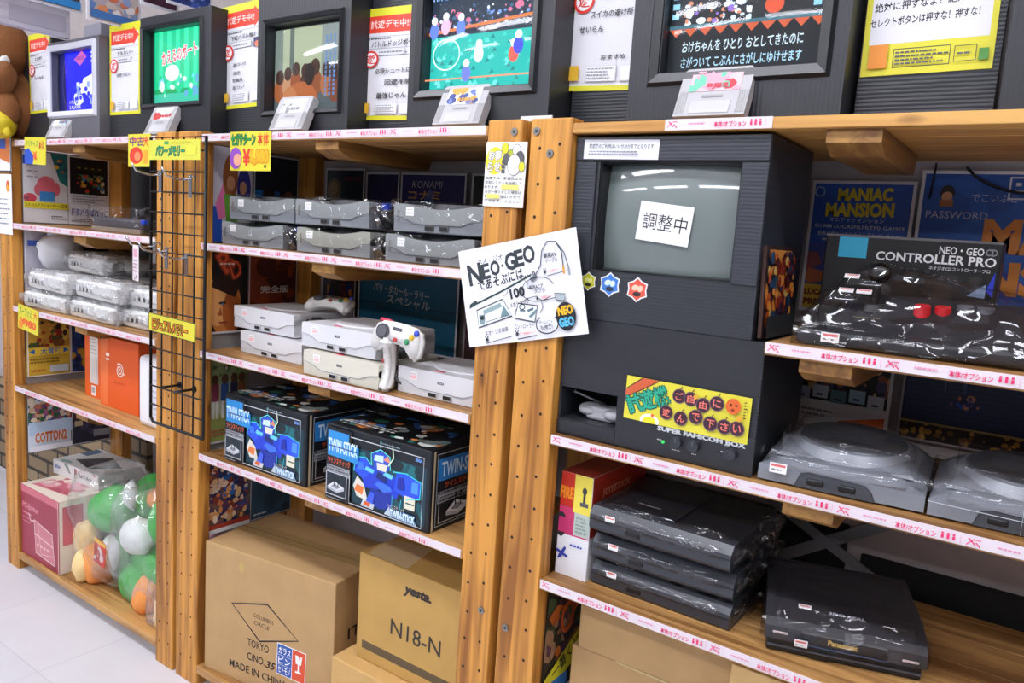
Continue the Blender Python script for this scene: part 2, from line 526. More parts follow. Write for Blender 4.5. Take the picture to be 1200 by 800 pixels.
# ------------------------------------------------------------------ shelving units
Z_TOP, Z_A, Z_B, Z_C, Z_D, Z_RA = 1.54, 1.262, 0.975, 0.69, 0.066, 1.20
PINK = '#e0306a'
def price_strip(shelf, x0, x1, z, y=-0.0012, h=0.0175, ph=0.0):
    a = Art(x1 - x0, h, '#ddd2d8', 0.001, 0.4)
    x = 0.004 + ph
    while x < x1 - x0 - 0.16:
        a.line([(x, h * 0.25), (x + 0.009, h * 0.8)], 0.0018, '#e46a90'); a.line([(x + 0.002, h * 0.8), (x + 0.011, h * 0.3)], 0.0018, PINK)
        a.line([(x + 0.010, h * 0.75), (x + 0.017, h * 0.75)], 0.0016, '#e46a90'); a.line([(x + 0.011, h * 0.55), (x + 0.017, h * 0.2)], 0.0016, PINK)
        a.scrib(x + 0.036, h * 0.42, 0.036, 0.0042, 1, '#dd8fae', seed=int(x * 1000), fill=0.6)
        a.text('本体/オプション', x + 0.105, h * 0.45, 0.052, 0.0095, PINK, bold=0.03)
        for k, dx in enumerate((0.137, 0.144, 0.151)):
            a.rect(x + dx, h * 0.3, 0.0035, h * 0.3 + (0.002 if k == 1 else 0), PINK)
            a.ell(x + dx + 0.0017, h * 0.72, 0.0018, 0.0018, PINK, n=8)
        a.rect(x + 0.1605, h * 0.15, 0.0008, h * 0.7, '#e0a0b8')
        x += 0.168
    return a.build('price_strip', FRONT(x0, y, z - h), shelf)

def post_mesh(x0, x1, y0, y1, z1, seed):
    mb = MB(); mb.box((x0, y0, 0.0), (x1, y1, z1), W_POST(2), 0.003)
    if y0 < 0.1:
        rd = random.Random(seed)
        hole = mat('#2b1a0c', 0.8)
        z = 0.07
        while z < z1 - 0.05:
            for fx in (0.25, 0.74):
                x = x0 + (x1 - x0) * fx + rd.uniform(-0.002, 0.002); zz = z + (0.009 if fx > 0.5 else 0) + rd.uniform(-0.002, 0.002)
                mb.add([(x + 0.0032 * math.cos(t), y0 - 0.0003, zz + 0.0032 * math.sin(t)) for t in [6.2832 * i / 10 for i in range(10)]], [list(range(10))], hole)
            z += 0.062
    return mb

def shelf_board(unit, x0, x1, z, strip=None, thick=0.02, y0=0.0, cleat=None, cut=None, edge=None):
    mb = MB(); n = 4; y1 = 0.43; d = (y1 - y0) / n
    for i in range(n):
        a = x0
        if cut and i < 3: a = cut
        mb.box((a, y0 + i * d + (0.0006 if i else 0), z - thick), (x1, y0 + (i + 1) * d - 0.0006, z), (edge or W_SHELF)(0), 0.0012, 1)
    sh = mb.build('shelf', unit)
    if strip: price_strip(sh, strip[0], strip[1], z + 0.0005)
    if cleat is not None:
        mb = MB(); zz = z - thick
        w = 0.038
        mb.prism([(0.012, zz), (0.33, zz), (0.318, zz - 0.036), (0.05, zz - 0.036), (0.012, zz - 0.02)], cleat - w, cleat + w, W_CLEAT(1), 'yz')
        mb.build('cleat', sh)
    return sh

def screw(unit_post, x, z):
    mb = MB(); mb.cyl((x, -0.0025, z), (x, 0.002, z), 0.0075, STEEL, n=14); mb.cyl((x, -0.0028, z), (x, -0.0024, z), 0.003, mat('#33302a', 0.6), n=8)
    mb.build('screw', unit_post)

def unit(label, posts, levels, cl_x, screws=()):
    """posts: list of (x0,x1,y0,y1,z1)"""
    t = thing('wood_shelving_unit', label, 'shelf', (posts[0][0], 0, 0))
    ps = []
    for i, p in enumerate(posts):
        ps.append(post_mesh(*p, seed=i + int(abs(p[0]) * 100)).build('post', t))
    for i, x, z in screws: screw(ps[i], x, z)
    return t

U1 = unit('pine shelving unit at the left, holding plush toys and bagged white consoles',
          [(-3.066, -2.976, 0, 0.038, 1.55), (-2.066, -1.978, 0, 0.038, 1.55), (-2.98, -2.89, 0.34, 0.378, 1.53), (-2.066, -1.978, 0.39, 0.428, 1.53)], None, -2.52)
for z, zt in ((Z_TOP, 0.02), (Z_A, 0.02), (Z_B, 0.02), (Z_C, 0.02), (Z_D, 0.024)):
    shelf_board(U1, -2.975, -2.067, z, None if z == Z_D else (-2.97 if z != Z_TOP else -2.93, -2.072), zt, cleat=None if z == Z_D else -2.52)
mb = MB(); mb.box((-2.99, 0.04, 0.43), (-2.9765, 0.338, 1.518), mat('#8d8783', 0.8)); mb.build('side_panel', U1)

U2 = unit('pine shelving unit in the middle, holding grey and white consoles',
          [(-1.96, -1.857, 0, 0.038, 1.55), (-0.925, -0.845, 0, 0.038, 1.55), (-1.9, -1.816, 0.34, 0.378, 1.53), (-0.925, -0.845, 0.39, 0.428, 1.53)], None, -1.4,
          ((1, -0.862, 1.527), (1, -0.868, 0.58)))
for z, zt in ((Z_TOP, 0.02), (Z_A, 0.02), (Z_B, 0.02), (Z_C, 0.02), (Z_D, 0.024)):
    shelf_board(U2, -1.856, -0.926, z, None if z == Z_D else (-1.852, -0.93), zt, cleat=None if z == Z_D else -1.39)
mb = MB(); mb.box((-1.9, 0.04, 0.43), (-1.886, 0.338, 1.518), mat('#8d8783', 0.8)); mb.build('side_panel', U2)

U3 = unit('pine shelving unit at the right, holding black consoles and the test monitor cabinet',
          [(-0.826, -0.737, 0, 0.038, 1.55), (0.29, 0.38, 0, 0.038, 1.55), (-0.93 + 0.104, -0.75, 0.39, 0.428, 1.53), (0.29, 0.38, 0.39, 0.428, 1.53)], None, -0.27,
          ((0, -0.812, 1.527), (0, -0.78, 1.487), (0, -0.806, 0.565), (0, -0.775, 1.31)))
sh = shelf_board(U3, -0.736, 0.289, Z_TOP, (-0.56, -0.385), 0.018, cleat=-0.27, edge=W_EDGE)
sh = shelf_board(U3, -0.736, 0.289, Z_RA, (-0.358, 0.286), 0.02, cleat=-0.27, cut=-0.36)
for z in (Z_B, Z_C):
    shelf_board(U3, -0.736, 0.289, z, (-0.733, 0.286), 0.02, cleat=-0.27 if z == Z_B else None)
shelf_board(U3, -0.736, 0.289, Z_D, None, 0.024)
mb = MB()
BAR = mat('#8a8a8c', 0.45, 0.4)
def bar(mb, a, b, w, t, m):
    a = Vector(a); b = Vector(b); d = (b - a).normalized(); u = Vector((0, 1, 0)); s = d.cross(u).normalized() * w / 2; u = u * t / 2
    vs = [p + i * s + j * u for p in (a, b) for i, j in ((-1, -1), (1, -1), (1, 1), (-1, 1))]
    mb.add(vs, [[0, 1, 5, 4], [1, 2, 6, 5], [2, 3, 7, 6], [3, 0, 4, 7], [3, 2, 1, 0], [4, 5, 6, 7]], m)
bar(mb, (-0.72, 0.437, 0.958), (0.33, 0.437, 0.423), 0.02, 0.004, BAR); mb.build('cross_brace', U3)
mb = MB(); bar(mb, (-0.72, 0.444, 0.498), (0.2, 0.444, 1.087), 0.024, 0.004, BAR); mb.build('cross_brace', U3)

# black boards standing behind the right unit
def slab(name, a, c, m, label, cat, bev=0.001, group=None):
    mb = MB(); mb.box(a, c, m, bev, 1); return tag(mb.build(name), label, cat, group)
slab('sound_board', (-0.255, 0.448, 0.0), (0.32, 0.462, 0.744), mat('#121214', 0.9, 0, 0.2, 0.3, 300), 'wide black board behind the big bagged console at lower right', 'board')
slab('sound_board', (-0.75, 0.448, 0.0), (-0.285, 0.462, 0.795), mat('#121214', 0.9, 0, 0.2, 0.3, 300), 'black board behind the crossed metal braces', 'board')

slab('backing_board', (-3.4, 0.446, 0.72), (-2.07, 0.46, 1.53), mat('#2a2729', 0.8), 'dark backing board behind the white bagged consoles', 'board')

# ------------------------------------------------------------------ posters
def pos(art, frame, label, name='poster', cat='poster', group=None):
    return tag(art.build(name, frame), label, cat, group)
def rim(a, c='#e8e6ea', wd=0.006): a.frame(0, 0, a.w, a.h, wd, c)
SK = '#e0a47c'
# left unit side panel (faces right)
LX = -2.972
a = Art(0.148, 0.245, '#dcdce2'); a.rect(0, 0.2, 0.05, 0.03, '#2a5ac0'); a.poly([(0.09, 0.245), (0.148, 0.245), (0.148, 0.13), (0.12, 0.15)], '#1f6f6e')
a.collage(0.1, 0.16, 0.045, 0.07, ['#e0b030', '#c04a30', '#1f6f6e', '#2a4060'], 10, 3)
a.ell(0.075, 0.13, 0.032, 0.034, '#d86a78'); a.ell(0.05, 0.115, 0.016, 0.02, '#d86a78'); a.ell(0.105, 0.12, 0.016, 0.024, '#d86a78')
a.rect(0.052, 0.075, 0.05, 0.035, '#3f86c8'); a.ell(0.02, 0.085, 0.022, 0.016, '#c8465a'); a.collage(0, 0.065, 0.05, 0.03, ['#c8465a', '#5a5a64', '#d8788a'], 9, 8)
a.rect(0, 0.05, 0.148, 0.022, '#e8d838'); a.text('コミカルアクションゲーム登場', 0.074, 0.061, 0.14, 0.012, '#222222', bold=0.02)
a.scrib(0.09, 0.012, 0.05, 0.016, 2, '#333333', 4); a.scrib(0.01, 0.15, 0.05, 0.06, 3, '#9a9aa4', 9, 0.2)
pos(a, SIDE(LX, 0.001 + 0.039, 1.268), 'white poster with a pink blob figure and yellow caption, upper left side panel')
# shift poster reaches the back post
a = Art(0.148, 0.245, '#e6e6ec'); a.rect(0.006, 0.11, 0.136, 0.13, '#14141a')
a.collage(0.03, 0.112, 0.1, 0.07, ['#3a7a50', '#e0d8c0', '#c83a2a', '#3a8ad0', '#d8a040', '#6a8a60'], 22, 6)
a.text('★ ★ ★ ★', 0.074, 0.205, 0.09, 0.008, '#b09030'); a.rect(0.006, 0.072, 0.136, 0.036, '#cfcfd8'); a.scrib(0.012, 0.078, 0.12, 0.028, 3, '#8a8a98', 3)
a.text('ドタバタぱれっと', 0.074, 0.045, 0.13, 0.028, '#2a50b8', bold=0.06); a.scrib(0.008, 0.008, 0.13, 0.014, 2, '#555566', 5)
pos(a, SIDE(LX, 0.19, 1.268), 'black and white poster with blue lettering behind the dark bagged item')
a = Art(0.148, 0.24, '#d8b440'); a.collage(0, 0.1, 0.148, 0.14, ['#7a4a28', '#c8963a', '#3a2a1c', '#e0c060', '#9a3a28', '#4a5a30'], 40, 11)
a.rect(0, 0.075, 0.148, 0.03, '#e8c838'); a.text('大冒険', 0.08, 0.09, 0.07, 0.024, '#2a6ab8', bold=0.05)
a.poly([(0.005, 0.09), (0.025, 0.1), (0.025, 0.08)], '#2a6ab8'); a.poly([(0.143, 0.09), (0.123, 0.1), (0.123, 0.08)], '#2a6ab8')
a.scrib(0.008, 0.045, 0.13, 0.022, 2, '#8a6a20', 4); a.rect(0.075, 0.012, 0.065, 0.025, '#cfdcec'); a.text('¥8,800', 0.035, 0.02, 0.05, 0.01, '#b02a20'); rim(a, '#e8e6ea', 0.003)
pos(a, SIDE(LX, 0.04, 0.716), 'yellow and brown adventure poster with blue lettering on left side panel')
a = Art(0.148, 0.24, '#28407c'); a.collage(0, 0, 0.148, 0.24, ['#1c2a50', '#c8a030', '#32508c', '#8a5a28', '#17203c'], 36, 21)
a.text('DOO', 0.04, 0.2, 0.06, 0.02, '#9aa0b0'); rim(a, '#e8e6ea', 0.003)
pos(a, SIDE(LX, 0.19, 0.716), 'dark blue and gold poster beside the orange boxes')
a = Art(0.148, 0.236, '#dde4ee'); a.collage(0, 0.1, 0.148, 0.136, ['#c87a5a', '#5a3a7a', '#e0b890', '#3a5a9a', '#c04a3a', '#e8d8c0', '#3a6a4a', '#a05a8a'], 60, 31)
a.rect(0, 0.06, 0.148, 0.05, '#b8cce4'); a.text('COTTON2', 0.074, 0.05, 0.11, 0.04, '#c8643a', bold=0.05, outline='#f0f0f0', ow=0.04); a.rect(0, 0, 0.148, 0.02, '#e8e8ee')
pos(a, SIDE(LX, 0.04, 0.437), 'colourful poster with orange title lettering above the pink box')
a = Art(0.145, 0.236, '#2c2a3c'); a.collage(0, 0.03, 0.145, 0.2, ['#3a3450', '#5a3a40', '#23263a', '#48486a', '#7a6a50'], 36, 41)
a.rect(0.01, 0.07, 0.03, 0.02, '#c8b890'); a.rect(0.08, 0.02, 0.06, 0.026, '#9a9aa8'); rim(a, '#c9c9d2', 0.003)
pos(a, SIDE(LX, 0.19, 0.437), 'dark purple poster at the back corner above the white box')

a = Art(0.148, 0.255, '#b9b6c2'); a.rect(0.01, 0.2, 0.05, 0.02, '#3a5ab0'); a.collage(0.05, 0.03, 0.09, 0.15, ['#8a8694', '#c8c4d0', '#6a6674', '#a09ca8'], 20, 47); rim(a, '#d8d6de', 0.004)
pos(a, SIDE(LX, 0.04, 0.985), 'pale grey poster behind the white lumpy bag, left side panel')
a = Art(0.145, 0.255, '#1e1b22'); a.collage(0.01, 0.01, 0.125, 0.23, ['#2a262e', '#17151a', '#4a3a34', '#6a5a4a', '#2c2a34'], 22, 49); rim(a, '#5a5660', 0.003)
pos(a, SIDE(LX, 0.19, 0.985), 'black poster behind the top of the white console stack')

# middle unit side panel
MX = -1.881
def mside(y, z0, w, h): return SIDE(MX, y, z0)
a = Art(0.135, 0.255, '#d8d4e0'); a.poly([(0.0, 0.0), (0.04, 0.0), (0.04, 0.09), (0.0, 0.1)], '#2a58c0'); a.poly([(0.02, 0.1), (0.05, 0.18), (0.06, 0.07), (0.03, 0.06)], '#e878a8')
a.ell(0.065, 0.175, 0.024, 0.06, '#a8643a'); a.ell(0.066, 0.16, 0.013, 0.02, SK); a.poly([(0.045, 0.13), (0.085, 0.13), (0.09, 0.03), (0.055, 0.03)], '#6aa838')
a.ell(0.108, 0.15, 0.022, 0.055, '#3a3a8c'); a.ell(0.105, 0.15, 0.011, 0.018, SK); a.rect(0.09, 0.06, 0.03, 0.05, '#f0e8e8'); a.rect(0.062, 0.075, 0.022, 0.008, '#e0c040')
a.text('2', 0.09, 0.02, 0.025, 0.028, '#c03a6a', bold=0.06)
pos(a, mside(0.04, 1.265, 0, 0), 'poster of two long-haired figures in green and blue beside grid rack')
a = Art(0.155, 0.24, '#1a2436'); a.rect(0, 0.02, 0.06, 0.12, '#2a78c0'); a.rect(0.07, 0.04, 0.02, 0.1, '#2a68b0')
a.ell(0.05, 0.115, 0.018, 0.024, '#8a5a3a'); a.ell(0.05, 0.13, 0.02, 0.016, '#2c1a12'); a.ell(0.05, 0.06, 0.036, 0.045, '#6a4228'); a.ell(0.12, 0.12, 0.018, 0.024, '#7a5238'); a.ell(0.12, 0.06, 0.034, 0.05, '#8a7250'); rim(a, '#cfcdd2', 0.004)
pos(a, mside(0.18, 1.275, 0, 0), 'dark poster with two brown figures on blue glow, side panel')
a = Art(0.125, 0.255, '#15100e'); a.ell(0.055, 0.075, 0.05, 0.085, '#c87a3c'); a.ell(0.03, 0.09, 0.03, 0.07, '#e0a060'); a.ell(0.075, 0.06, 0.03, 0.06, '#a85a28')
a.poly([(0.01, 0.13), (0.085, 0.1), (0.105, 0.14), (0.08, 0.165), (0.02, 0.165)], '#2a160e'); a.ell(0.045, 0.085, 0.012, 0.004, '#2a1810'); a.ell(0.045, 0.082, 0.004, 0.003, '#3a6a90'); a.poly([(0.03, 0.05), (0.04, 0.075), (0.045, 0.05)], '#a0582a'); a.rect(0.035, 0.028, 0.028, 0.005, '#8a3a2a')
a.text('B', 0.055, 0.2, 0.04, 0.06, '#d8552a', rot=0.6, bold=0.02, outline='#7a2a16', ow=0.12); a.text('D', 0.085, 0.18, 0.035, 0.05, '#d8552a', rot=0.35, outline='#7a2a16', ow=0.12)
a.scrib(0.035, 0.188, 0.06, 0.01, 1, '#e8d0c8', 3); a.rect(0, 0, 0.125, 0.006, '#d8d4d4')
pos(a, mside(0.04, 1.012, 0, 0), 'poster of an orange lit face under glowing orange letters')
a = Art(0.17, 0.235, '#6a2a18'); a.collage(0, 0, 0.17, 0.235, ['#5a2214', '#7a3018', '#8a3a1c', '#4a1c12'], 30, 51, 0.15, 0.5)
a.text('完全版', 0.09, 0.12, 0.1, 0.022, '#d8d0c8', bold=0.03); rim(a, '#b8aeac', 0.004)
pos(a, mside(0.168, 1.012, 0, 0), 'rust red poster with pale lettering behind the white consoles')
a = Art(0.13, 0.245, '#b8bc9a'); a.rect(0, 0.0, 0.13, 0.08, '#a8b060'); a.rect(0, 0.17, 0.13, 0.075, '#8a9a6a')
a.collage(0, 0.19, 0.13, 0.05, ['#5a6a3a', '#7a8a50', '#c8c8a8'], 14, 61)
for k, (bx, c1, c2) in enumerate(((0.025, '#8a3a4a', '#e0d8d0'), (0.055, '#3a5a9a', '#e8e4dc'), (0.085, '#2a2a44', '#3a3a54'), (0.11, '#7a4a2a', '#a07a5a'))):
    a.rect(bx - 0.012, 0.12, 0.024, 0.05, c1); a.ell(bx, 0.182, 0.011, 0.014, '#5a3a28'); a.rect(bx - 0.01, 0.07, 0.008, 0.05, c2); a.rect(bx + 0.003, 0.07, 0.008, 0.05, c2)
a.scrib(0.01, 0.02, 0.1, 0.02, 2, '#c05a4a', 4, 0.5); a.rect(0, 0, 0.13, 0.006, '#e4e2e2')
pos(a, mside(0.04, 0.7, 0, 0), 'poster of sports figures on grass beside boxed joysticks')
a = Art(0.14, 0.225, '#7a5a4a'); a.collage(0, 0.02, 0.14, 0.2, ['#c87a4a', '#3a4a8a', '#e0b88a', '#8a3a2a', '#2a3a6a', '#d89a5a', '#5a3a5a', '#2a68b8', '#e8d0b8'], 80, 71)
a.rect(0, 0.012, 0.14, 0.014, '#a83a2a'); a.text('ソニックウィング', 0.095, 0.06, 0.085, 0.014, '#c84a28', rot=0.1, bold=0.03); a.rect(0, 0, 0.14, 0.012, '#e4e2e2')
pos(a, mside(0.04, 0.436, 0, 0), 'busy orange and blue poster left of the big carton')
a = Art(0.15, 0.225, '#2a4a64'); a.collage(0, 0, 0.15, 0.225, ['#2a4a64', '#33587a', '#234058'], 14, 81, 0.2, 0.6); a.ring(0.11, 0.1, 0.02, 0.025, 0.002, '#c8d0d8'); a.scrib(0.01, 0.01, 0.05, 0.01, 1, '#c8d0d8', 2); rim(a, '#b8b8c0', 0.003)
pos(a, mside(0.188, 0.436, 0, 0), 'plain steel blue poster above the big carton')

# middle unit back wall
def pb(x, z, a, label, y=0.444): return pos(a, FRONT(x, y, z), label)
a = Art(0.17, 0.235, '#14283c'); a.rect(0.005, 0.005, 0.1, 0.1, '#1a3a58'); a.ell(0.04, 0.17, 0.03, 0.035, '#8a7040'); a.ell(0.04, 0.175, 0.016, 0.02, '#b09058'); a.text('悪魔の城', 0.12, 0.205, 0.07, 0.012, '#a83030'); rim(a)
pb(-1.885, 1.266, a, 'navy poster with a round gold emblem on the back wall')
a = Art(0.135, 0.225, '#2c2870'); a.collage(0, 0, 0.135, 0.225, ['#241f5a', '#2c2868', '#1e1a4c'], 12, 91, 0.3, 0.7); rim(a)
pb(-1.708, 1.266, a, 'plain violet poster between the navy and the lettered ones')
a = Art(0.24, 0.225, '#2c2670'); a.ell(0.11, 0.14, 0.02, 0.04, '#5a6ab0'); a.text('KONAMI', 0.1, 0.193, 0.11, 0.02, '#b8b8c8', shear=0.2); a.text('コナミ', 0.09, 0.163, 0.12, 0.024, '#d8a860', bold=0.05); rim(a)
pb(-1.568, 1.266, a, 'violet poster with pale English and gold Japanese lettering')
a = Art(0.3, 0.225, '#2a302c'); rim(a)
pb(-1.31, 1.266, a, 'dark green poster behind the right grey consoles')
a = Art(0.15, 0.24, '#3a2228'); a.collage(0.02, 0.02, 0.11, 0.2, ['#4a2a30', '#6a3038', '#c87a30', '#2a3a7a', '#3a2228', '#8a6a30'], 34, 101); rim(a, '#a8a2a0')
pb(-1.882, 0.985, a, 'dark maroon poster with orange and blue shapes behind white consoles')
a = Art(0.39, 0.24, '#1a6a8c'); a.rect(0, 0.125, 0.39, 0.002, '#0e3a50')
a.text('パリ・ダカール・ラリー', 0.17, 0.168, 0.22, 0.026, '#c4ccd0', rot=-0.05, bold=0.03); a.text('スペシャル', 0.2, 0.138, 0.17, 0.026, '#c4ccd0', rot=-0.05, bold=0.03); a.text('PARIS-DAKAR RALLY SPECIAL', 0.22, 0.108, 0.28, 0.014, '#2a2a2e', rot=-0.04)
for i in range(26):
    for j in range(2): a.rect(0.18 + i * 0.008 + (j % 2) * 0.004, 0.224 + j * 0.005, 0.004, 0.005, '#dfe4e8')
rim(a)
pb(-1.72, 0.985, a, 'teal poster with silver slanted lettering behind the white consoles')
a = Art(0.38, 0.24, '#5a3c40'); rim(a, '#b8aeb0'); a.collage(0.02, 0.02, 0.34, 0.2, ['#5a3c40', '#6a484c', '#4a3034'], 12, 103, 0.2, 0.5)
pb(-1.31, 0.985, a, 'dull brown poster between teal poster and the right post')

# right unit back wall
a = Art(0.19, 0.262, '#2e58b4'); a.rect(0, 0, 0.19, 0.14, '#3a4890'); a.collage(0, 0.02, 0.19, 0.1, ['#4a3a6a', '#8a4a4a', '#3a3460', '#b0603a'], 18, 111, 0.15, 0.5)
a.text('MANIAC', 0.1, 0.236, 0.1, 0.026, '#e0c82a', bold=0.06, rot=0.02); a.text('MANSION', 0.093, 0.206, 0.125, 0.028, '#e0c82a', bold=0.06, rot=0.02); a.text('マニアックマンション', 0.09, 0.186, 0.1, 0.008, '#e8e8f0')
a.text('©1988 LUCASFILM(TM) GAMES', 0.095, 0.172, 0.165, 0.009, '#e8e8f0'); a.text('恐怖の館のリアルタイムアドベンチャー', 0.095, 0.158, 0.15, 0.009, '#e8e8f0'); a.scrib(0.03, 0.142, 0.13, 0.009, 1, '#c8c8e0', 3)
a.rect(0, 0, 0.06, 0.055, '#d8a83a'); a.text('LUCAS', 0.03, 0.04, 0.045, 0.013, '#6a2a1a', bold=0.05); a.text('PRESS', 0.03, 0.02, 0.045, 0.013, '#6a2a1a', bold=0.05); a.ring(0.016, 0.24, 0.009, 0.009, 0.0015, '#c8d0e8', 16); rim(a, '#d8d4da', 0.006)
pb(-0.432, 1.224, a, 'blue poster with yellow jagged two-line title above grey shelf')
a = Art(0.36, 0.285, '#2456b0'); a.collage(0, 0, 0.36, 0.285, ['#2456b0', '#2a62c0', '#3a4aa8', '#1e4a9c'], 16, 121, 0.2, 0.5)
a.text('でこいふこ', 0.12, 0.237, 0.07, 0.014, '#b8c8e8'); a.text('PASSWORD', 0.064, 0.205, 0.1, 0.013, '#b8b8d8'); a.ell(0.045, 0.245, 0.012, 0.014, '#2a1c1c'); a.ell(0.045, 0.238, 0.009, 0.009, SK); a.rect(0.034, 0.22, 0.022, 0.012, '#b06a30')
a.text('MA', 0.17, 0.17, 0.12, 0.062, '#e0903a', bold=0.08); a.text('NS', 0.165, 0.095, 0.11, 0.062, '#e0903a', bold=0.08); a.frame(0.14, 0.235, 0.09, 0.04, 0.003, '#dfe4ee'); a.scrib(0.15, 0.242, 0.07, 0.026, 2, '#dfe4ee', 7); a.ell(0.185, 0.03, 0.014, 0.012, '#2a2030'); a.ell(0.185, 0.022, 0.01, 0.01, SK); rim(a)
pb(-0.236, 1.222, a, 'large blue poster with big orange capitals at the right edge')
a = Art(0.19, 0.19, '#e4dede'); a.rect(0.006, 0.055, 0.178, 0.13, '#2c2626'); a.collage(0.006, 0.075, 0.178, 0.11, ['#c8744a', '#a05a3a', '#d89a6a', '#4a3434', '#2c2626', '#e0b07a', '#5a4a6a'], 60, 131)
for i, c in enumerate(('#b8b8c8', '#c8d0d8', '#6a8a90', '#a8c8d8', '#d0d0d8')): a.rect(0.01 + i * 0.035, 0.055 + 0.006 * (i % 2), 0.03, 0.026, c); a.rect(0.018 + i * 0.035, 0.06 + 0.006 * (i % 2), 0.012, 0.004, '#3a3a6a')
a.poly([(0.1, 0.02), (0.184, 0.04), (0.184, 0.015), (0.1, 0.01)], '#d8642a'); a.scrib(0.012, 0.02, 0.08, 0.02, 2, '#8a8a8a', 6)
pb(-0.428, 0.99, a, 'poster of crowded cartoon crew on white border behind left wide console')
a = Art(0.36, 0.18, '#1c2048')
for i in range(12): a.rect(0, 0.05 + i * 0.01, 0.36, 0.003, '#262c60')
for x in (0.07, 0.1, 0.103, 0.2, 0.203): a.rect(x, 0.1, 0.002, 0.08, '#4a5a8c')
a.rect(0, 0, 0.36, 0.036, '#2a1c10'); a.collage(0, 0, 0.36, 0.036, ['#a87a34', '#c8943c', '#2a1c10', '#7a5424'], 80, 141, 0.1, 0.35); a.rect(0, 0.034, 0.36, 0.004, '#a88a50')
a.collage(0.08, 0.06, 0.05, 0.04, ['#2a4ab0', '#c87a5a', '#1c2a70'], 10, 151); rim(a, '#a89ea2', 0.004)
pb(-0.22, 1.0, a, 'dark blue striped poster with golden ground behind right wide console')
mb = MB(); mb.tube([(-0.215, 0.436, 1.52), (-0.216, 0.436, 1.49), (-0.219, 0.436, 1.455)], 0.0018, mat('#18181a', 0.5)); tag(mb.build('cable'), 'short black cable hanging between the two blue posters', 'cable')
mb = MB(); mb.tube([(-0.165 + 0.2 * t, 0.436, 1.513 - 0.045 * math.sin(math.pi * t) ** 0.7) for t in [i / 14 for i in range(15)]], 0.0025, mat('#18181a', 0.5)); tag(mb.build('cable'), 'black cable looping under the top shelf at far right', 'cable')
# posters inside the right unit's left side
a = Art(0.16, 0.3, '#3a3428'); a.collage(0, 0.11, 0.16, 0.19, ['#4a5a3a', '#8a5a3a', '#2a2a2a', '#a07a5a', '#c86a2a', '#5a3a4a'], 40, 161); a.ring(0.075, 0.2, 0.022, 0.03, 0.01, '#c85a28')
a.poly([(0, 0.09), (0.16, 0.17), (0.16, 0.1), (0, 0.05)], '#d8d030'); a.rect(0.01, 0.045, 0.08, 0.03, '#3a7ac0'); a.text('一番くじ', 0.08, 0.11, 0.11, 0.03, '#2a2a2a', rot=0.4, bold=0.05)
a.rect(0, 0, 0.16, 0.045, '#e0dede'); a.scrib(0.01, 0.004, 0.09, 0.036, 3, '#8a3a4a', 4)
pos(a, SIDE(-0.738, 0.042, 0.37), 'poster with a yellow band and orange ring behind right post')
a = Art(0.17, 0.28, '#1e1a16'); a.collage(0, 0.03, 0.17, 0.24, ['#2a2418', '#3a3020', '#1a1a14', '#6a4a20'], 24, 171); a.rect(0, 0, 0.17, 0.05, '#a84a20'); a.rect(0, 0, 0.17, 0.006, '#d8d8d8')
pos(a, SIDE(-0.7385, 0.205, 0.39), 'near black poster with orange foot behind the folded carton')

# ------------------------------------------------------------------ television cabinets on the top shelf
CAB = ribbed('#25262b', 'X', 0.007)
CABH = ribbed('#28292f', 'Z', 0.006, bump=0.3)
CABX = ribbed('#292a30', 'X', 0.007, bump=0.35)
def cabinet_shell(x0, x1, z0, z1, yf, dep, win, m, reveal=0.03):
    a0, a1, b0, b1 = win
    mb = MB()
    O = [(x0, z0), (x1, z0), (x1, z1), (x0, z1)]; W = [(a0, b0), (a1, b0), (a1, b1), (a0, b1)]
    vs = [(x, yf, z) for x, z in O] + [(x, yf, z) for x, z in W] + [(x, yf + reveal, z) for x, z in W] + [(x, yf + dep, z) for x, z in O]
    fs = []
    for i in range(4):
        j = (i + 1) % 4
        fs += [[i, j, 4 + j, 4 + i], [4 + i, 4 + j, 8 + j, 8 + i], [j, i, 12 + i, 12 + j]]
    fs += [[15, 14, 13, 12], [8, 9, 10, 11]]
    mb.add(vs, fs, m)
    return mb
def bezel_frame(win, yf, wd, out, m, inset=0.0):
    a0, a1, b0, b1 = win
    mb = MB()
    ring = []
    for (d, y) in ((wd, yf), (wd * 0.75, yf - out), (0.002, yf - out * 0.5), (-inset, yf + 0.025)):
        ring.append([(a0 - d, y, b0 - d), (a1 + d, y, b0 - d), (a1 + d, y, b1 + d), (a0 - d, y, b1 + d)])
    vs = [p for r in ring for p in r]; fs = []
    for k in range(3):
        for i in range(4):
            j = (i + 1) % 4
            fs.append([k * 4 + i, k * 4 + j, k * 4 + 4 + j, k * 4 + 4 + i])
    mb.add(vs, fs, m); return mb
def tube_face(win, y, bulge, m, nx=20, nz=14):
    a0, a1, b0, b1 = win
    mb = MB(); vs = []; fs = []
    for j in range(nz + 1):
        for i in range(nx + 1):
            u = i / nx * 2 - 1; v = j / nz * 2 - 1
            vs.append(((a0 + a1) / 2 + u * (a1 - a0) / 2, y + bulge * (u * u * 0.6 + v * v * 0.4) , (b0 + b1) / 2 + v * (b1 - b0) / 2))
    for j in range(nz):
        for i in range(nx):
            a = j * (nx + 1) + i; fs.append([a, a + 1, a + nx + 2, a + nx + 1])
    mb.add(vs, fs, m, True); return mb
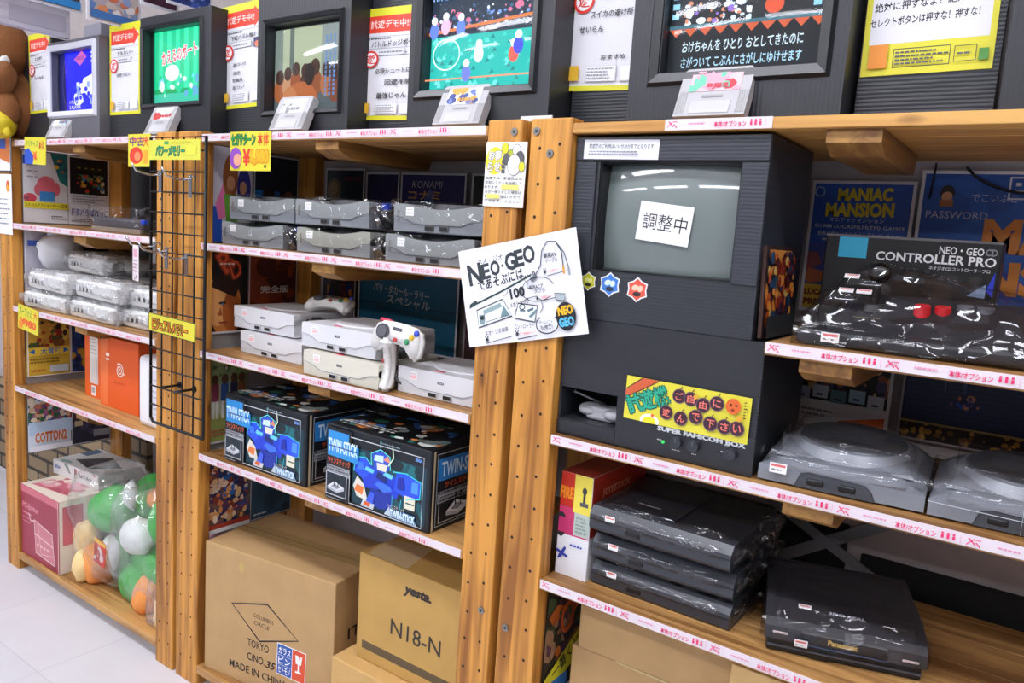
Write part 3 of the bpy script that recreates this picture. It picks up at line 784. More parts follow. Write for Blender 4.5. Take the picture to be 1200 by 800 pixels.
def tv(label, x0, x1, z1, yf, win, picture, m=None, dep=0.36, frame=None, wd=0.014):
    t = thing('demo_television', label, 'television', ((x0 + x1) / 2, yf, Z_TOP), group='demo televisions along the top shelf')
    cabinet_shell(x0, x1, Z_TOP, z1, yf, dep, win, m or CAB).build('cabinet', t)
    bezel_frame(win, yf, wd, 0.008, frame or mat('#1d1e22', 0.3)).build('bezel', t)
    a0, a1, b0, b1 = win
    s = picture.build('picture', FRONT(a0, yf + 0.026, b0), t)
    tube_face((a0 + 0.001, a1 - 0.001, b0 + 0.001, b1 - 0.001), yf + 0.008, 0.014, glass()).build('tube_glass', t)
    return t
EM = 1.5
# blue game screen
a = Art(0.262, 0.186, '#0e10f0', em=EM)
a.poly([(0.0, 0), (0.04, 0), (0.03, 0.19), (0, 0.19)], '#0c1260')
a.poly([(0.09, 0.16), (0.14, 0.185), (0.17, 0.165), (0.13, 0.14)], '#c05aa8'); a.text('GRADE', 0.13, 0.163, 0.05, 0.012, '#3a1a90')
a.poly([(0.13, 0.06), (0.2, 0.05), (0.262, 0.07), (0.262, 0.14), (0.22, 0.135), (0.2, 0.11), (0.15, 0.1)], '#f4f6ff')
a.collage(0.09, 0.02, 0.14, 0.07, ['#8aa0f0', '#dfe6ff', '#2a30e0', '#0e10f0'], 26, 5, 0.1, 0.35)
for i, w_ in enumerate((0.05, 0.06, 0.04)): a.rect(0.2, 0.172 - i * 0.013, w_, 0.006, '#c8d0ff')
a.text('1 PLAYER', 0.1, 0.03, 0.07, 0.01, '#ffffff'); a.text('2 PLAYER', 0.1, 0.014, 0.07, 0.01, '#ffffff')
tv('television with blue game screen in a pale frame, far left of top shelf', -2.752, -2.43, 1.845, 0.03, (-2.728, -2.468, 1.632, 1.815), a, m=ribbed('#5c5c64', 'X', 0.007), dep=0.16, frame=mat('#d2d2dc', 0.35), wd=0.022)
# green game screen
a = Art(0.268, 0.2, '#15c088', em=EM)
for i in range(6): a.rect(0.03 + i * 0.042, 0.03, 0.02, 0.17, '#35d8a4')
a.rect(0, 0, 0.268, 0.03, '#3ab89c'); a.rect(0, 0.03, 0.268, 0.012, '#0a9a5a'); a.collage(0.03, 0.02, 0.22, 0.06, ['#e8f4f0', '#6ac8e8', '#c8e8d8', '#5aa0c8', '#15c088'], 26, 9, 0.1, 0.4)
a.ell(0.1, 0.085, 0.035, 0.022, '#f0fbf6'); a.rect(0, 0, 0.012, 0.2, '#06281e')
a.text('かえるのボート', 0.135, 0.135, 0.17, 0.036, '#e02a3a', rot=0.12, bold=0.06, outline='#e8e0e8', ow=0.1)
tv('television with green game screen, second from left on top shelf', -2.22, -1.88, 1.872, 0.04, (-2.198, -1.93, 1.636, 1.836), a)
# wrestlers screen
a = Art(0.24, 0.195, '#c2cfae', em=0.9)
a.rect(0, 0, 0.24, 0.06, '#5a6a70'); a.rect(0, 0.06, 0.03, 0.135, '#8a9a94'); a.rect(0.055, 0.09, 0.016, 0.105, '#6a7a74'); a.rect(0.17, 0.06, 0.07, 0.135, '#9aa8a8')
for x, y, r, c in ((0.02, 0.05, 0.022, '#b86a3c'), (0.05, 0.06, 0.02, '#d8a27a'), (0.08, 0.07, 0.02, '#a85a30'), (0.115, 0.06, 0.022, '#5a3a2a'), (0.15, 0.065, 0.024, '#a05a34'), (0.19, 0.06, 0.022, '#c07a4a'), (0.22, 0.05, 0.025, '#8a4a2c')):
    a.ell(x, y, r, r * 1.3, c); a.ell(x, y + r * 1.5, r * 0.7, r * 0.8, '#4a2c20')
a.ell(0.1, 0.025, 0.06, 0.045, '#c8703c'); a.ell(0.06, 0.02, 0.03, 0.04, '#d88a54'); a.ell(0.13, 0.085, 0.018, 0.026, '#2a1c18'); a.rect(0.1, 0, 0.012, 0.03, '#f0d050')
for x in (0.185, 0.2, 0.215): a.scrib(x, 0.03, 0.008, 0.14, 14, '#6a9ad8', int(x * 999), 0.7)
tv('television showing bare-chested wrestlers under captions on its screen', -1.685, -1.357, 1.885, 0.04, (-1.65, -1.392, 1.598, 1.8), a)
# stadium screen
a = Art(0.27, 0.2, '#26a8a0', em=EM * 1.15)
a.rect(0, 0.11, 0.27, 0.09, '#1c2a3a'); a.collage(0, 0.115, 0.27, 0.05, ['#6a8ad0', '#c86a8a', '#2a3a4a', '#d8e0f0', '#3a5a7a', '#1c2a3a'], 70, 13, 0.06, 0.22)
a.poly([(0, 0.112), (0.27, 0.13), (0.27, 0.136), (0, 0.118)], '#c8703a')
rd = random.Random(4)
for i in range(90):
    x = rd.random() * 0.26; y = rd.random() * 0.1; a.poly([(x, y), (x + 0.012, y + 0.001), (x + 0.006, y + 0.009)], rd.choice(['#36bcae', '#157a78', '#66d8c8']))
a.rect(0, 0.02, 0.27, 0.003, '#d8805a'); a.ring(0.055, 0.07, 0.035, 0.03, 0.003, '#bfeee4')
for x, y, c in ((0.05, 0.125, '#e0a0c0'), (0.09, 0.12, '#5a7ad8'), (0.02, 0.118, '#4a6ac8'), (0.225, 0.06, '#e84a3a'), (0.235, 0.075, '#2a3ac0'), (0.11, 0.03, '#5a6ad8'), (0.14, 0.065, '#c8e8e8')):
    a.ell(x, y, 0.012, 0.016, c); a.ell(x, y + 0.02, 0.008, 0.008, '#e8e4f0')
a.text('HIT 20', 0.04, 0.185, 0.05, 0.018, '#8ab0e8', bold=0.03); a.text('CHAMP 180', 0.17, 0.188, 0.12, 0.016, '#8ab0e8', bold=0.03)
tv('television with teal stadium game scene above the double post', -1.175, -0.818, 1.885, 0.04, (-1.138, -0.866, 1.622, 1.81), a, wd=0.02)
# caption screen
a = Art(0.255, 0.2, '#10161c', em=1.4)
a.text('おけちゃんを ひとり おとしてきたのに', 0.125, 0.045, 0.2, 0.018, '#c8dce8', bold=0.04); a.text('さがついて こぶんにさがしにゆけせます', 0.125, 0.02, 0.2, 0.018, '#a8d0e8', bold=0.04)
for i in range(10): a.poly([(i * 0.026, 0.075), (i * 0.026 + 0.024, 0.075), (i * 0.026 + 0.012, 0.062)], '#c85a34')
a.rect(0, 0.075, 0.255, 0.006, '#3a6a7a'); a.ell(0.175, 0.1, 0.015, 0.014, '#d8502a'); a.rect(0.17, 0.115, 0.01, 0.006, '#d8a02a'); a.collage(0.02, 0.08, 0.12, 0.04, ['#e8f0ff', '#8a6ac8', '#c8d8f0', '#d88a6a', '#10161c'], 30, 19, 0.1, 0.3)
for k in range(6): a.rect(0.005, 0.09 + k * 0.016, 0.012, 0.009, '#8ac8e8'); a.rect(0.236, 0.09 + k * 0.016, 0.012, 0.009, '#8ac8e8')
tv('television with two rows of white captions on a dark screen', -0.655, -0.3, 1.885, 0.04, (-0.598, -0.342, 1.624, 1.81), a, m=CABX, wd=0.022)

# filler panels between the televisions
def panel(x0, x1, z1, yf, label, m=CABH):
    mb = MB(); mb.box((x0, yf, Z_TOP), (x1, yf + 0.1, z1), m, 0.001, 1)
    return tag(mb.build('corrugated_panel'), label, 'panel', 'black panels between the televisions')
panel(-2.965, -2.76, 1.87, 0.045, 'dark panel left of the blue screen television')
panel(-2.425, -2.225, 1.872, 0.06, 'dark panel between the blue and green screen televisions')
panel(-1.875, -1.69, 1.883, 0.09, 'dark panel between the green screen and wrestler televisions')
panel(-1.352, -1.18, 1.885, 0.10, 'dark panel between the wrestler and stadium televisions')
panel(-0.812, -0.662, 1.885, 0.11, 'ribbed panel between the stadium and caption televisions')
panel(-0.292, -0.108, 1.885, 0.09, 'ribbed panel right of the caption television')
panel(-0.1, 0.2, 1.885, 0.045, 'dark panel at the far right end of the top shelf', CAB)

# yellow bordered game sheets
def sheet(frame, w, h, label, lines, seed, thumb=True, stamp=True, big=None):
    a = Art(w, h, '#d8d42c', 0.0008)
    b = w * 0.055
    a.rect(b, b, w - 2 * b, h - 2 * b - h * 0.06, '#dddce1')
    a.poly([(b, h * 0.78), (w * 0.78, h * 0.78), (w * 0.78, h * 0.755), (w * 0.97, h * 0.855), (w * 0.78, h * 0.955), (w * 0.78, h * 0.93), (b, h * 0.93)], '#e2402a')
    a.text('試遊デモ中!!', w * 0.45, h * 0.855, w * 0.66, h * 0.075, '#f6d8d0', bold=0.03)
    for y in (0.745, 0.64, 0.575): a.rect(b, h * y, w - 2 * b, h * 0.004, '#9a9aa0')
    a.scrib(b * 1.5, h * 0.715, w * 0.5, h * 0.03, 1, '#55555c', seed); a.scrib(w * 0.3, h * 0.585, w * 0.5, h * 0.045, 2, '#8a8a90', seed + 1)
    a.rect(w * 0.28, h * 0.58, w * 0.44, h * 0.055, '#dadade'); a.scrib(w * 0.3, h * 0.59, w * 0.4, h * 0.03, 1, '#8a8a90', seed + 2)
    if stamp:
        a.ell(w * 0.17, h * 0.545, w * 0.13, h * 0.078, '#dc3328'); a.ell(w * 0.17, h * 0.545, w * 0.1, h * 0.06, '#f2f0f2'); a.text('遊', w * 0.17, h * 0.545, w * 0.15, h * 0.085, '#dc3328', bold=0.06)
    if thumb: a.rect(w * 0.79, h * 0.56, w * 0.15, h * 0.09, '#2c3a66'); a.ell(w * 0.86, h * 0.59, w * 0.05, h * 0.03, '#d87a5a')
    for tx, x, y, ww, hh in lines: a.text(tx, w * x, h * y, w * ww, h * hh, '#2a2a2e', bold=0.015, rot=0.02)
    a.rect(w * 0.28, h * 0.055, w * 0.38, h * 0.095, '#d4d4da'); a.rect(w * 0.7, h * 0.055, w * 0.24, h * 0.095, '#d4d4da'); a.rect(w * 0.29, h * 0.06, w * 0.36, h * 0.085, '#ececf0'); a.rect(w * 0.71, h * 0.06, w * 0.22, h * 0.085, '#ececf0')
    a.scrib(w * 0.3, h * 0.065, w * 0.34, h * 0.075, 4, '#9a9aa0', seed + 3)
    a.rect(w * 0.08, h * 0.06, w * 0.12, h * 0.09, '#e0b030')
    return tag(a.build('game_sheet', frame), label, 'sign', 'yellow bordered game sheets on the panels')
sheet(FRONT(-2.915, 0.0435, 1.633, roll=0.02), 0.15, 0.255, 'yellow bordered sheet left of the blue screen television', [('ロボ', 0.5, 0.68, 0.3, 0.04), ('ぬるぬる', 0.5, 0.44, 0.4, 0.035)], 1, False)
sheet(FRONT(-2.424, 0.0585, 1.615), 0.17, 0.26, 'yellow bordered sheet between the blue and green televisions', [('きもちいい', 0.55, 0.68, 0.5, 0.045), ('自機つよい', 0.5, 0.44, 0.45, 0.04)], 5, False)
sheet(FRONT(-1.916 + 0.018, 0.0885, 1.617, roll=0.035), 0.178, 0.263, 'yellow bordered sheet between the green and wrestler televisions', [('下町パズル横丁', 0.55, 0.68, 0.6, 0.045), ('あつい!!', 0.45, 0.42, 0.3, 0.035), ('迷作', 0.38, 0.34, 0.16, 0.035), ('対戦用', 0.4, 0.27, 0.24, 0.035), ('あつい', 0.42, 0.2, 0.28, 0.035)], 9)
sheet(FRONT(-1.382, 0.0985, 1.578, roll=-0.03), 0.185, 0.245, 'yellow bordered sheet between the wrestler and stadium televisions', [('バトルドッジボール', 0.56, 0.68, 0.78, 0.055), ('必殺シュートは', 0.55, 0.44, 0.6, 0.05), ('回避不能', 0.65, 0.34, 0.44, 0.05), ('最強じゃん', 0.55, 0.22, 0.5, 0.055)], 13, False)
sheet(FRONT(-0.832, 0.1085, 1.618, roll=-0.035), 0.172, 0.3, 'yellow bordered sheet between the stadium and caption televisions', [('スイカの避け所って', 0.6, 0.46, 0.66, 0.045), ('せいらん', 0.3, 0.37, 0.3, 0.04), ('おすすめ', 0.6, 0.2, 0.3, 0.03)], 17)
a = Art(0.172, 0.27, '#d8d030', 0.0008); a.rect(0.008, 0.045, 0.156, 0.22, '#dddce1')
for tx, cx, y, w_ in (('ボス様だから', 0.07, 0.122, 0.1), ('絶対に押すなよ！絶対だぞ！', 0.085, 0.1, 0.148), ('セレクトボタンは押すな！押すな！', 0.078, 0.078, 0.142)): a.text(tx, cx, y, w_, 0.013, '#1c1c20', bold=0.02, rot=0.03)
a.frame(0.043, 0.01, 0.075, 0.027, 0.001, '#3a3a3a'); a.scrib(0.046, 0.012, 0.07, 0.022, 4, '#55555a', 3); a.frame(0.123, 0.012, 0.028, 0.022, 0.001, '#3a3a3a'); a.scrib(0.127, 0.02, 0.02, 0.006, 1, '#55555a', 5)
a.rect(0.01, 0.01, 0.026, 0.034, '#e08a28'); a.rect(0.154, 0.012, 0.012, 0.016, '#4a8a3a')
tag(a.build('game_sheet', FRONT(-0.289, 0.0885, 1.609, roll=0.012)), 'yellow bordered sheet with handwritten warnings at top right', 'sign', 'yellow bordered game sheets on the panels')

# cartridges leaning in front of the televisions
def cartridge(label, x, y, labelcols, seed, sticker=False, w=0.118):
    t = thing('game_cartridge', label, 'game cartridge', (x, y, Z_TOP), group='loose cartridges on the top shelf')
    h = 0.088; d = 0.019
    T = FRONT(x - w / 2, y, Z_TOP + 0.006, tilt=0.42)
    G = mat('#b2b0b2', 0.42)
    mb = MB()
    o = [(0, 0), (w, 0), (w, h * 0.93), (w - h * 0.07, h), (h * 0.07, h), (0, h * 0.93)]
    mb.prism(o, -d, 0, G, 'xy')
    for i in range(4): mb.box((0.002 + 0.004 * i, 0.004, 0), (0.004 + 0.004 * i, h * 0.5, 0.001), mat('#a8a6a6', 0.5)) ; mb.box((w - 0.004 - 0.004 * i, 0.004, 0), (w - 0.002 - 0.004 * i, h * 0.5, 0.001), mat('#a8a6a6', 0.5))
    mb.box((w * 0.22, 0.004, 0), (w * 0.78, h * 0.3, 0.0012), mat('#bcbabc', 0.4), 0.0006, 1)
    mb.build('shell', t, T)
    a = Art(w * 0.72, h * 0.42, labelcols[0], 0.0008)
    a.collage(0, 0, a.w, a.h, labelcols[1:], 16, seed, 0.1, 0.5); a.scrib(a.w * 0.35, a.h * 0.1, a.w * 0.6, a.h * 0.25, 1, labelcols[-1], seed, 0.8)
    if sticker: a.rect(a.w * 0.0, 0, a.w * 0.4, a.h * 0.45, '#f4f4f4')
    a.build('label', T @ Matrix.Translation((w * 0.14, h * 0.5, 0.0009)), t)
    a = Art(w * 0.3, h * 0.05, '#9a9898', 0.0004); a.build('caption_bar', T @ Matrix.Translation((w * 0.35, h * 0.37, 0.0009)), t)
    return t
cartridge('grey cartridge with a worn yellow and orange label, below blue screen', -2.665, 0.005, ['#e8e0c8', '#e0b040', '#d87a3a', '#c8d0d8', '#5a7a9a'], 3, True, 0.125)
cartridge('grey cartridge with red lettering, below green screen', -2.075, 0.0, ['#e0dede', '#d8d6d6', '#e4e2e2', '#c83a3a'], 5)
cartridge('grey cartridge with a pale plain label, below the wrestlers', -1.525, 0.0, ['#dcdada', '#d4d2d2', '#dedcdc', '#8a8a8a'], 7)
cartridge('grey cartridge with blue and orange label, below the stadium scene', -1.012, 0.004, ['#e6e4e6', '#3a4a8a', '#6a7ab8', '#e8e0d8', '#e0a040'], 9)
cartridge('grey cartridge with pink and green label, below the white captions', -0.492, 0.004, ['#e8b8c0', '#6ac0a0', '#e8a0b0', '#5aa8c8', '#c83a4a'], 11)

# ------------------------------------------------------------------ bags
def bag(parent, a, c, seed=0, fac=0.04, amp=0.006, name='plastic_bag', bev=0.02, cuts=12, scale=9.0, loose=True, milk=0.0):
    b = bmesh.new(); bmesh.ops.create_cube(b, size=1)
    d = [c[i] - a[i] for i in range(3)]
    for v in b.verts: v.co = Vector([a[i] + (v.co[i] + 0.5) * d[i] for i in range(3)])
    be = min(bev, min(d) * 0.4)
    bmesh.ops.bevel(b, geom=b.edges[:], offset=be, segments=2, affect='EDGES')
    bmesh.ops.subdivide_edges(b, edges=[e for e in b.edges if e.calc_length() > 0.02], cuts=cuts, use_grid_fill=True)
    ctr = Vector([(a[i] + c[i]) / 2 for i in range(3)])
    for v in b.verts:
        n = (v.co - ctr).normalized()
        q = v.co * 16 + Vector((seed * 3.1, seed, 0))
        k = abs(noise.noise(q)) + 0.5 * abs(noise.noise(q * 2.3))
        off = n * amp * (k - 0.3)
        if v.co.z < a[2] + 0.004: off.z = 0
        v.co += off
    b.normal_update()
    mb = MB(); mb.bm(b, film(fac, scale, 0.9, milk), True)
    return mb.build(name, parent, loose=loose)

# ------------------------------------------------------------------ wide game consoles of the middle unit
def coil(mb, c, r, m, n=5, seed=0, rad=0.0032):
    rd = random.Random(seed)
    for k in range(n):
        ph = rd.random() * 6.28; tilt = rd.uniform(-0.5, 0.5); rr = r * rd.uniform(0.75, 1.05)
        pts = []
        for i in range(18):
            t = 2 * math.pi * i / 18
            p = Vector((0.012 * math.sin(2 * t + ph), r * 1.3 * math.cos(t) * rd.uniform(0.97, 1.03), rr * math.sin(t)))
            p.x += tilt * 0.02 * math.cos(t) + rd.uniform(-0.002, 0.002) + (k - n / 2) * 0.0055
            pts.append(p + Vector(c))
        mb.tube(pts, rad, m, 6, closed=True)
def wide_console(name, label, body, lid, dark, white, group):
    W, D, H = 0.25, 0.2, 0.06
    t = thing(name, label, 'game console', group=group)
    bm_ = mat(body, 0.4); lm = mat(lid, 0.42)
    mb = MB()
    mb.prism([(0, 0.002), (0.004, 0), (D, 0), (D, H * 0.78), (0.012, H * 0.78), (0, H * 0.7)], -W / 2, W / 2, bm_, 'yz')
    mb.box((-W / 2 + 0.01, 0.01, -0.0), (W / 2 - 0.01, D - 0.01, 0.002), mat('#222222', 0.6))
    mb.build('body', t, loose=True)
    # upper shell: rises at the ends, dips in the middle of the front, raised round lid
    mb = MB()
    top = [(-W / 2, H * 0.5), (-W / 2, H * 0.97), (-W / 2 + 0.004, H)]
    N = 16
    for i in range(N + 1):
        u = -1 + 2 * i / N
        dip = 0.0 if white else 0.010 * (1 - u * u) ** 1
        top.append((u * (W / 2 - 0.028), H - dip))
    top += [(W / 2 - 0.004, H), (W / 2, H * 0.97), (W / 2, H * 0.5)]
    low = [(W / 2 - 0.03, H * 0.46), (W / 2 - 0.062, H * 0.3), (-W / 2 + 0.062, H * 0.3), (-W / 2 + 0.03, H * 0.46)]
    mb.prism(top + low, -0.0015, D * 0.985, lm, 'xz')
    mb.build('upper_shell', t, loose=True)
    mb = MB(); n = 40
    zb, zt = (H - 0.0105 if not white else H - 0.001), H + 0.003
    for (r0, z0, r1, z1) in ((0.078, zb, 0.074, zt), (0.074, zt, 0.0, zt + 0.0008)):
        vs = []
        for r, z in ((r0, z0), (r1, z1)): vs += [(r * 1.15 * math.cos(6.2832 * i / n), D * 0.52 + r * math.sin(6.2832 * i / n), z) for i in range(n)]
        mb.add(vs, [[i, (i + 1) % n, n + (i + 1) % n, n + i] for i in range(n)], lm if white else mat(dark, 0.4), True)
    mb.build('disc_lid', t, loose=True)
    # front line and marks
    a = Art(W, H, None)
    ln = '#4a4a4e' if not white else '#8a8a90'
    a.line([(0.001, H * 0.55), (0.028, H * 0.5), (0.062, H * 0.29), (W - 0.062, H * 0.29), (W - 0.028, H * 0.5), (W - 0.001, H * 0.55)], 0.0013, ln)
    if white: a.text('SEGA', W * 0.5, H * 0.64, 0.02, 0.006, '#50505a', bold=0.05)
    a.build('front_line', FRONT(-W / 2, -0.0017, 0), t, loose=True)
    for dx in (-0.021, 0.02):
        mb = MB(); mb.box((dx - 0.0125, -0.0035, H * 0.09), (dx + 0.0125, 0.004, H * 0.26), mat('#b8b8ba' if white else '#5e5e60', 0.4), 0.001, 1)
        mb.box((dx - 0.0105, -0.0042, H * 0.115), (dx + 0.0105, -0.003, H * 0.24), mat('#17171a', 0.5))
        mb.build('controller_port', t, loose=True)
    a = Art(0.022, 0.018, '#f0eeee', 0.0004); a.rect(0.002, 0.002, 0.018, 0.008, '#e8b8b8' if white else '#dcdcdc'); a.scrib(0.003, 0.011, 0.016, 0.004, 1, '#b0a0a0', 2)
    tag(a.build('price_sticker', FRONT(-W / 2 + 0.036, -0.0022, H * 0.58), t, loose=True), 'small white price sticker')
    if white:
        mb = MB(); mb.box((-0.03, 0.012, H), (-0.005, 0.02, H + 0.001), mat('#c83050', 0.4)); tag(mb.build('power_button', t, loose=True), 'red power button')
    mb = MB(); coil(mb, (W / 2 + 0.016, 0.06, 0.03), 0.022, mat('#2a2a2c' if not white else '#3a3a3c', 0.4), 5, 3)
    mb.build('cable', t, loose=True)
    return t
G1 = 'stacked grey consoles on the upper middle shelf'
gs = wide_console('wide_game_console', 'grey disc console in a bag, top of the stack by the right post', '#777b80', '#868a8a', '#3a3c40', False, G1)
def bag_end(t, c, r, seed, fac=0.22, loose=True):
    mb = MB(); mb.ell(c, r, film(fac, 16, 1.0), None, 40, 28, amp=0.55, seed=seed, sq=0.9); mb.build('bag_end', t, loose=loose)
bag(gs, (-0.128, -0.006, 0.001), (0.163, 0.205, 0.066), 2, 0.035, 0.006); bag_end(gs, (0.146, 0.05, 0.032), (0.022, 0.05, 0.032), 3)
place(gs, (-1.078, 0.045, Z_A + 0.0665))
mb = MB(); mb.box((0.13, 0.03, 0.045), (0.15, 0.045, 0.06), mat('#2448c8', 0.4), 0.003)
tag(mb.build('cable_tie', gs, loose=True), 'blue twist tie on the cable')
GC = ('#7c7f82', '#93948a', '#3a3c40', False, G1)
gs2 = wide_console('wide_game_console', 'grey disc console in a bag, bottom of the middle stack', *GC)
bag(gs2, (-0.128, -0.006, 0.001), (0.163, 0.205, 0.066), 5, 0.035, 0.006); bag_end(gs2, (0.146, 0.05, 0.032), (0.022, 0.05, 0.032), 6)
place(gs2, (-1.395, 0.042, Z_A))
dup(gs, (-1.40, 0.04, Z_A + 0.0665), 0.0, 'grey disc console in a bag, top of the middle stack')
dup(gs, (-1.672, 0.05, Z_A + 0.0665), 0.03, 'creased bag with grey disc console, top of the left stack')
dup(gs, (-1.10, 0.045, Z_A), 0.0, 'grey disc console in a bag, bottom of the stack by the right post')
dup(gs, (-1.705, 0.048, Z_A), 0.0, 'grey disc console in a bag, bottom of the left stack beside grid rack')
G2 = 'white consoles on the middle shelf'
ws = wide_console('wide_game_console', 'white disc console on top of the middle pair', '#c8c8cc', '#d4d4d7', '#dcdcdc', True, G2)
place(ws, (-1.35, 0.028, Z_B + 0.063))
ws2 = wide_console('wide_game_console', 'cream tinted disc console under another in the middle pair', '#c4c0b0', '#cfcbbb', '#dcdcdc', True, G2)
place(ws2, (-1.322, 0.012, Z_B))
dup(ws, (-1.70, 0.085, Z_B + 0.063), 0.0, 'white disc console on top of the left pair')
dup(ws, (-1.655, 0.075, Z_B), 0.0, 'white disc console under another in the left pair')
dup(ws, (-1.046, 0.047, Z_B), 0.0, 'single white disc console beside the right post')

def gamepad(label, M, loc):
    t = thing('game_controller', label, 'game controller', loc, group='white game controllers')
    MW[t.name] = Matrix.Identity(4)
    Wm = mat('#dedcd8', 0.4)
    mb = MB(); out = []
    pts = [(0, 0.034), (0.03, 0.033), (0.052, 0.03), (0.064, 0.015), (0.068, -0.012), (0.06, -0.038), (0.046, -0.04), (0.032, -0.022), (0.015, -0.013)]
    prof = [(x, y) for x, y in pts] + [(0, -0.012)] + [(-x, y) for x, y in pts[::-1]][:-1]
    b = bmesh.new()
    f = b.faces.new([b.verts.new((x, y, 0)) for x, y in prof])
    r = bmesh.ops.extrude_face_region(b, geom=[f])
    for v in [g for g in r['geom'] if isinstance(g, bmesh.types.BMVert)]: v.co.z += 0.026
    bmesh.ops.recalc_face_normals(b, faces=b.faces[:])
    bmesh.ops.bevel(b, geom=b.edges[:], offset=0.007, segments=3, affect='EDGES', clamp_overlap=True)
    mb.bm(b, Wm, True); mb.build('shell', t, M, loose=True)
    mb = MB(); mb.cyl((-0.036, 0.008, 0.025), (-0.036, 0.008, 0.029), 0.017, mat('#4a4a50', 0.4), n=24); mb.cyl((-0.036, 0.008, 0.029), (-0.036, 0.008, 0.0315), 0.012, mat('#5a5a60', 0.4), n=24)
    mb.build('direction_pad', t, M, loose=True)
    for x, y, r, c in ((0.03, -0.002, 0.0068, '#2f8a5a'), (0.04, 0.01, 0.0068, '#e0b82a'), (0.05, 0.021, 0.0068, '#2a4ac0')):
        mb = MB(); mb.ell((x, y, 0.0265), (r, r, 0.004), mat(c, 0.3), nu=16, nv=8); tag(mb.build('button', t, M, loose=True), {'#2f8a5a': 'green button', '#e0b82a': 'yellow button', '#2a4ac0': 'blue button'}[c])
    mb = MB(); mb.cyl((0.0, -0.004, 0.025), (0.0, -0.004, 0.0285), 0.005, mat('#b03a3a', 0.4)); tag(mb.build('start_button', t, M, loose=True), 'red start button')
    mb = MB(); mb.box((-0.012, 0.016, 0.0255), (0.012, 0.023, 0.0268), mat('#50505a', 0.4)); mb.build('badge', t, M, loose=True)
    mb = MB(); mb.box((-0.058, 0.028, 0.006), (-0.028, 0.036, 0.018), mat('#c83050', 0.4), 0.003); tag(mb.build('shoulder_button', t, M, loose=True), 'red shoulder button')
    return t
R3 = lambda ax, d: Matrix.Rotation(math.radians(d), 4, ax)
gamepad('white controller standing against the upper middle console', R3('Z', 8) @ R3('X', 80) @ R3('Z', -6), (-1.148, 0.03, Z_B + 0.122))
gamepad('white controller on edge between the lower middle and right consoles', R3('Z', -62) @ R3('X', 88) @ R3('Z', 80), (-1.176, 0.04, Z_B + 0.068))
gamepad('white controller lying on the left console pair, behind the middle one', R3('Z', 20) @ R3('X', 18), (-1.565, 0.20, Z_B + 0.135))

# ------------------------------------------------------------------ boxed twin joysticks
def joystick_icon(a, x, y, s):
    a.poly([(x, y + 0.1 * s), (x + 0.55 * s, y), (x + s, y + 0.2 * s), (x + 0.42 * s, y + 0.38 * s)], '#d8dade'); a.poly([(x, y + 0.1 * s), (x + 0.55 * s, y), (x + 0.55 * s, y - 0.1 * s), (x, y - 0.02 * s)], '#a8acb2'); a.poly([(x + s, y + 0.2 * s), (x + 0.55 * s, y), (x + 0.55 * s, y - 0.1 * s), (x + s, y + 0.08 * s)], '#c0c4ca')
    a.poly([(x + 0.2 * s, y + 0.12 * s), (x + 0.55 * s, y + 0.06 * s), (x + 0.8 * s, y + 0.18 * s), (x + 0.45 * s, y + 0.28 * s)], '#8a8e96')
    for dx in (0.38, 0.62): a.rect(x + dx * s, y + 0.18 * s, 0.05 * s, 0.36 * s, '#16181c'); a.ell(x + (dx + 0.025) * s, y + 0.56 * s, 0.045 * s, 0.07 * s, '#16181c')
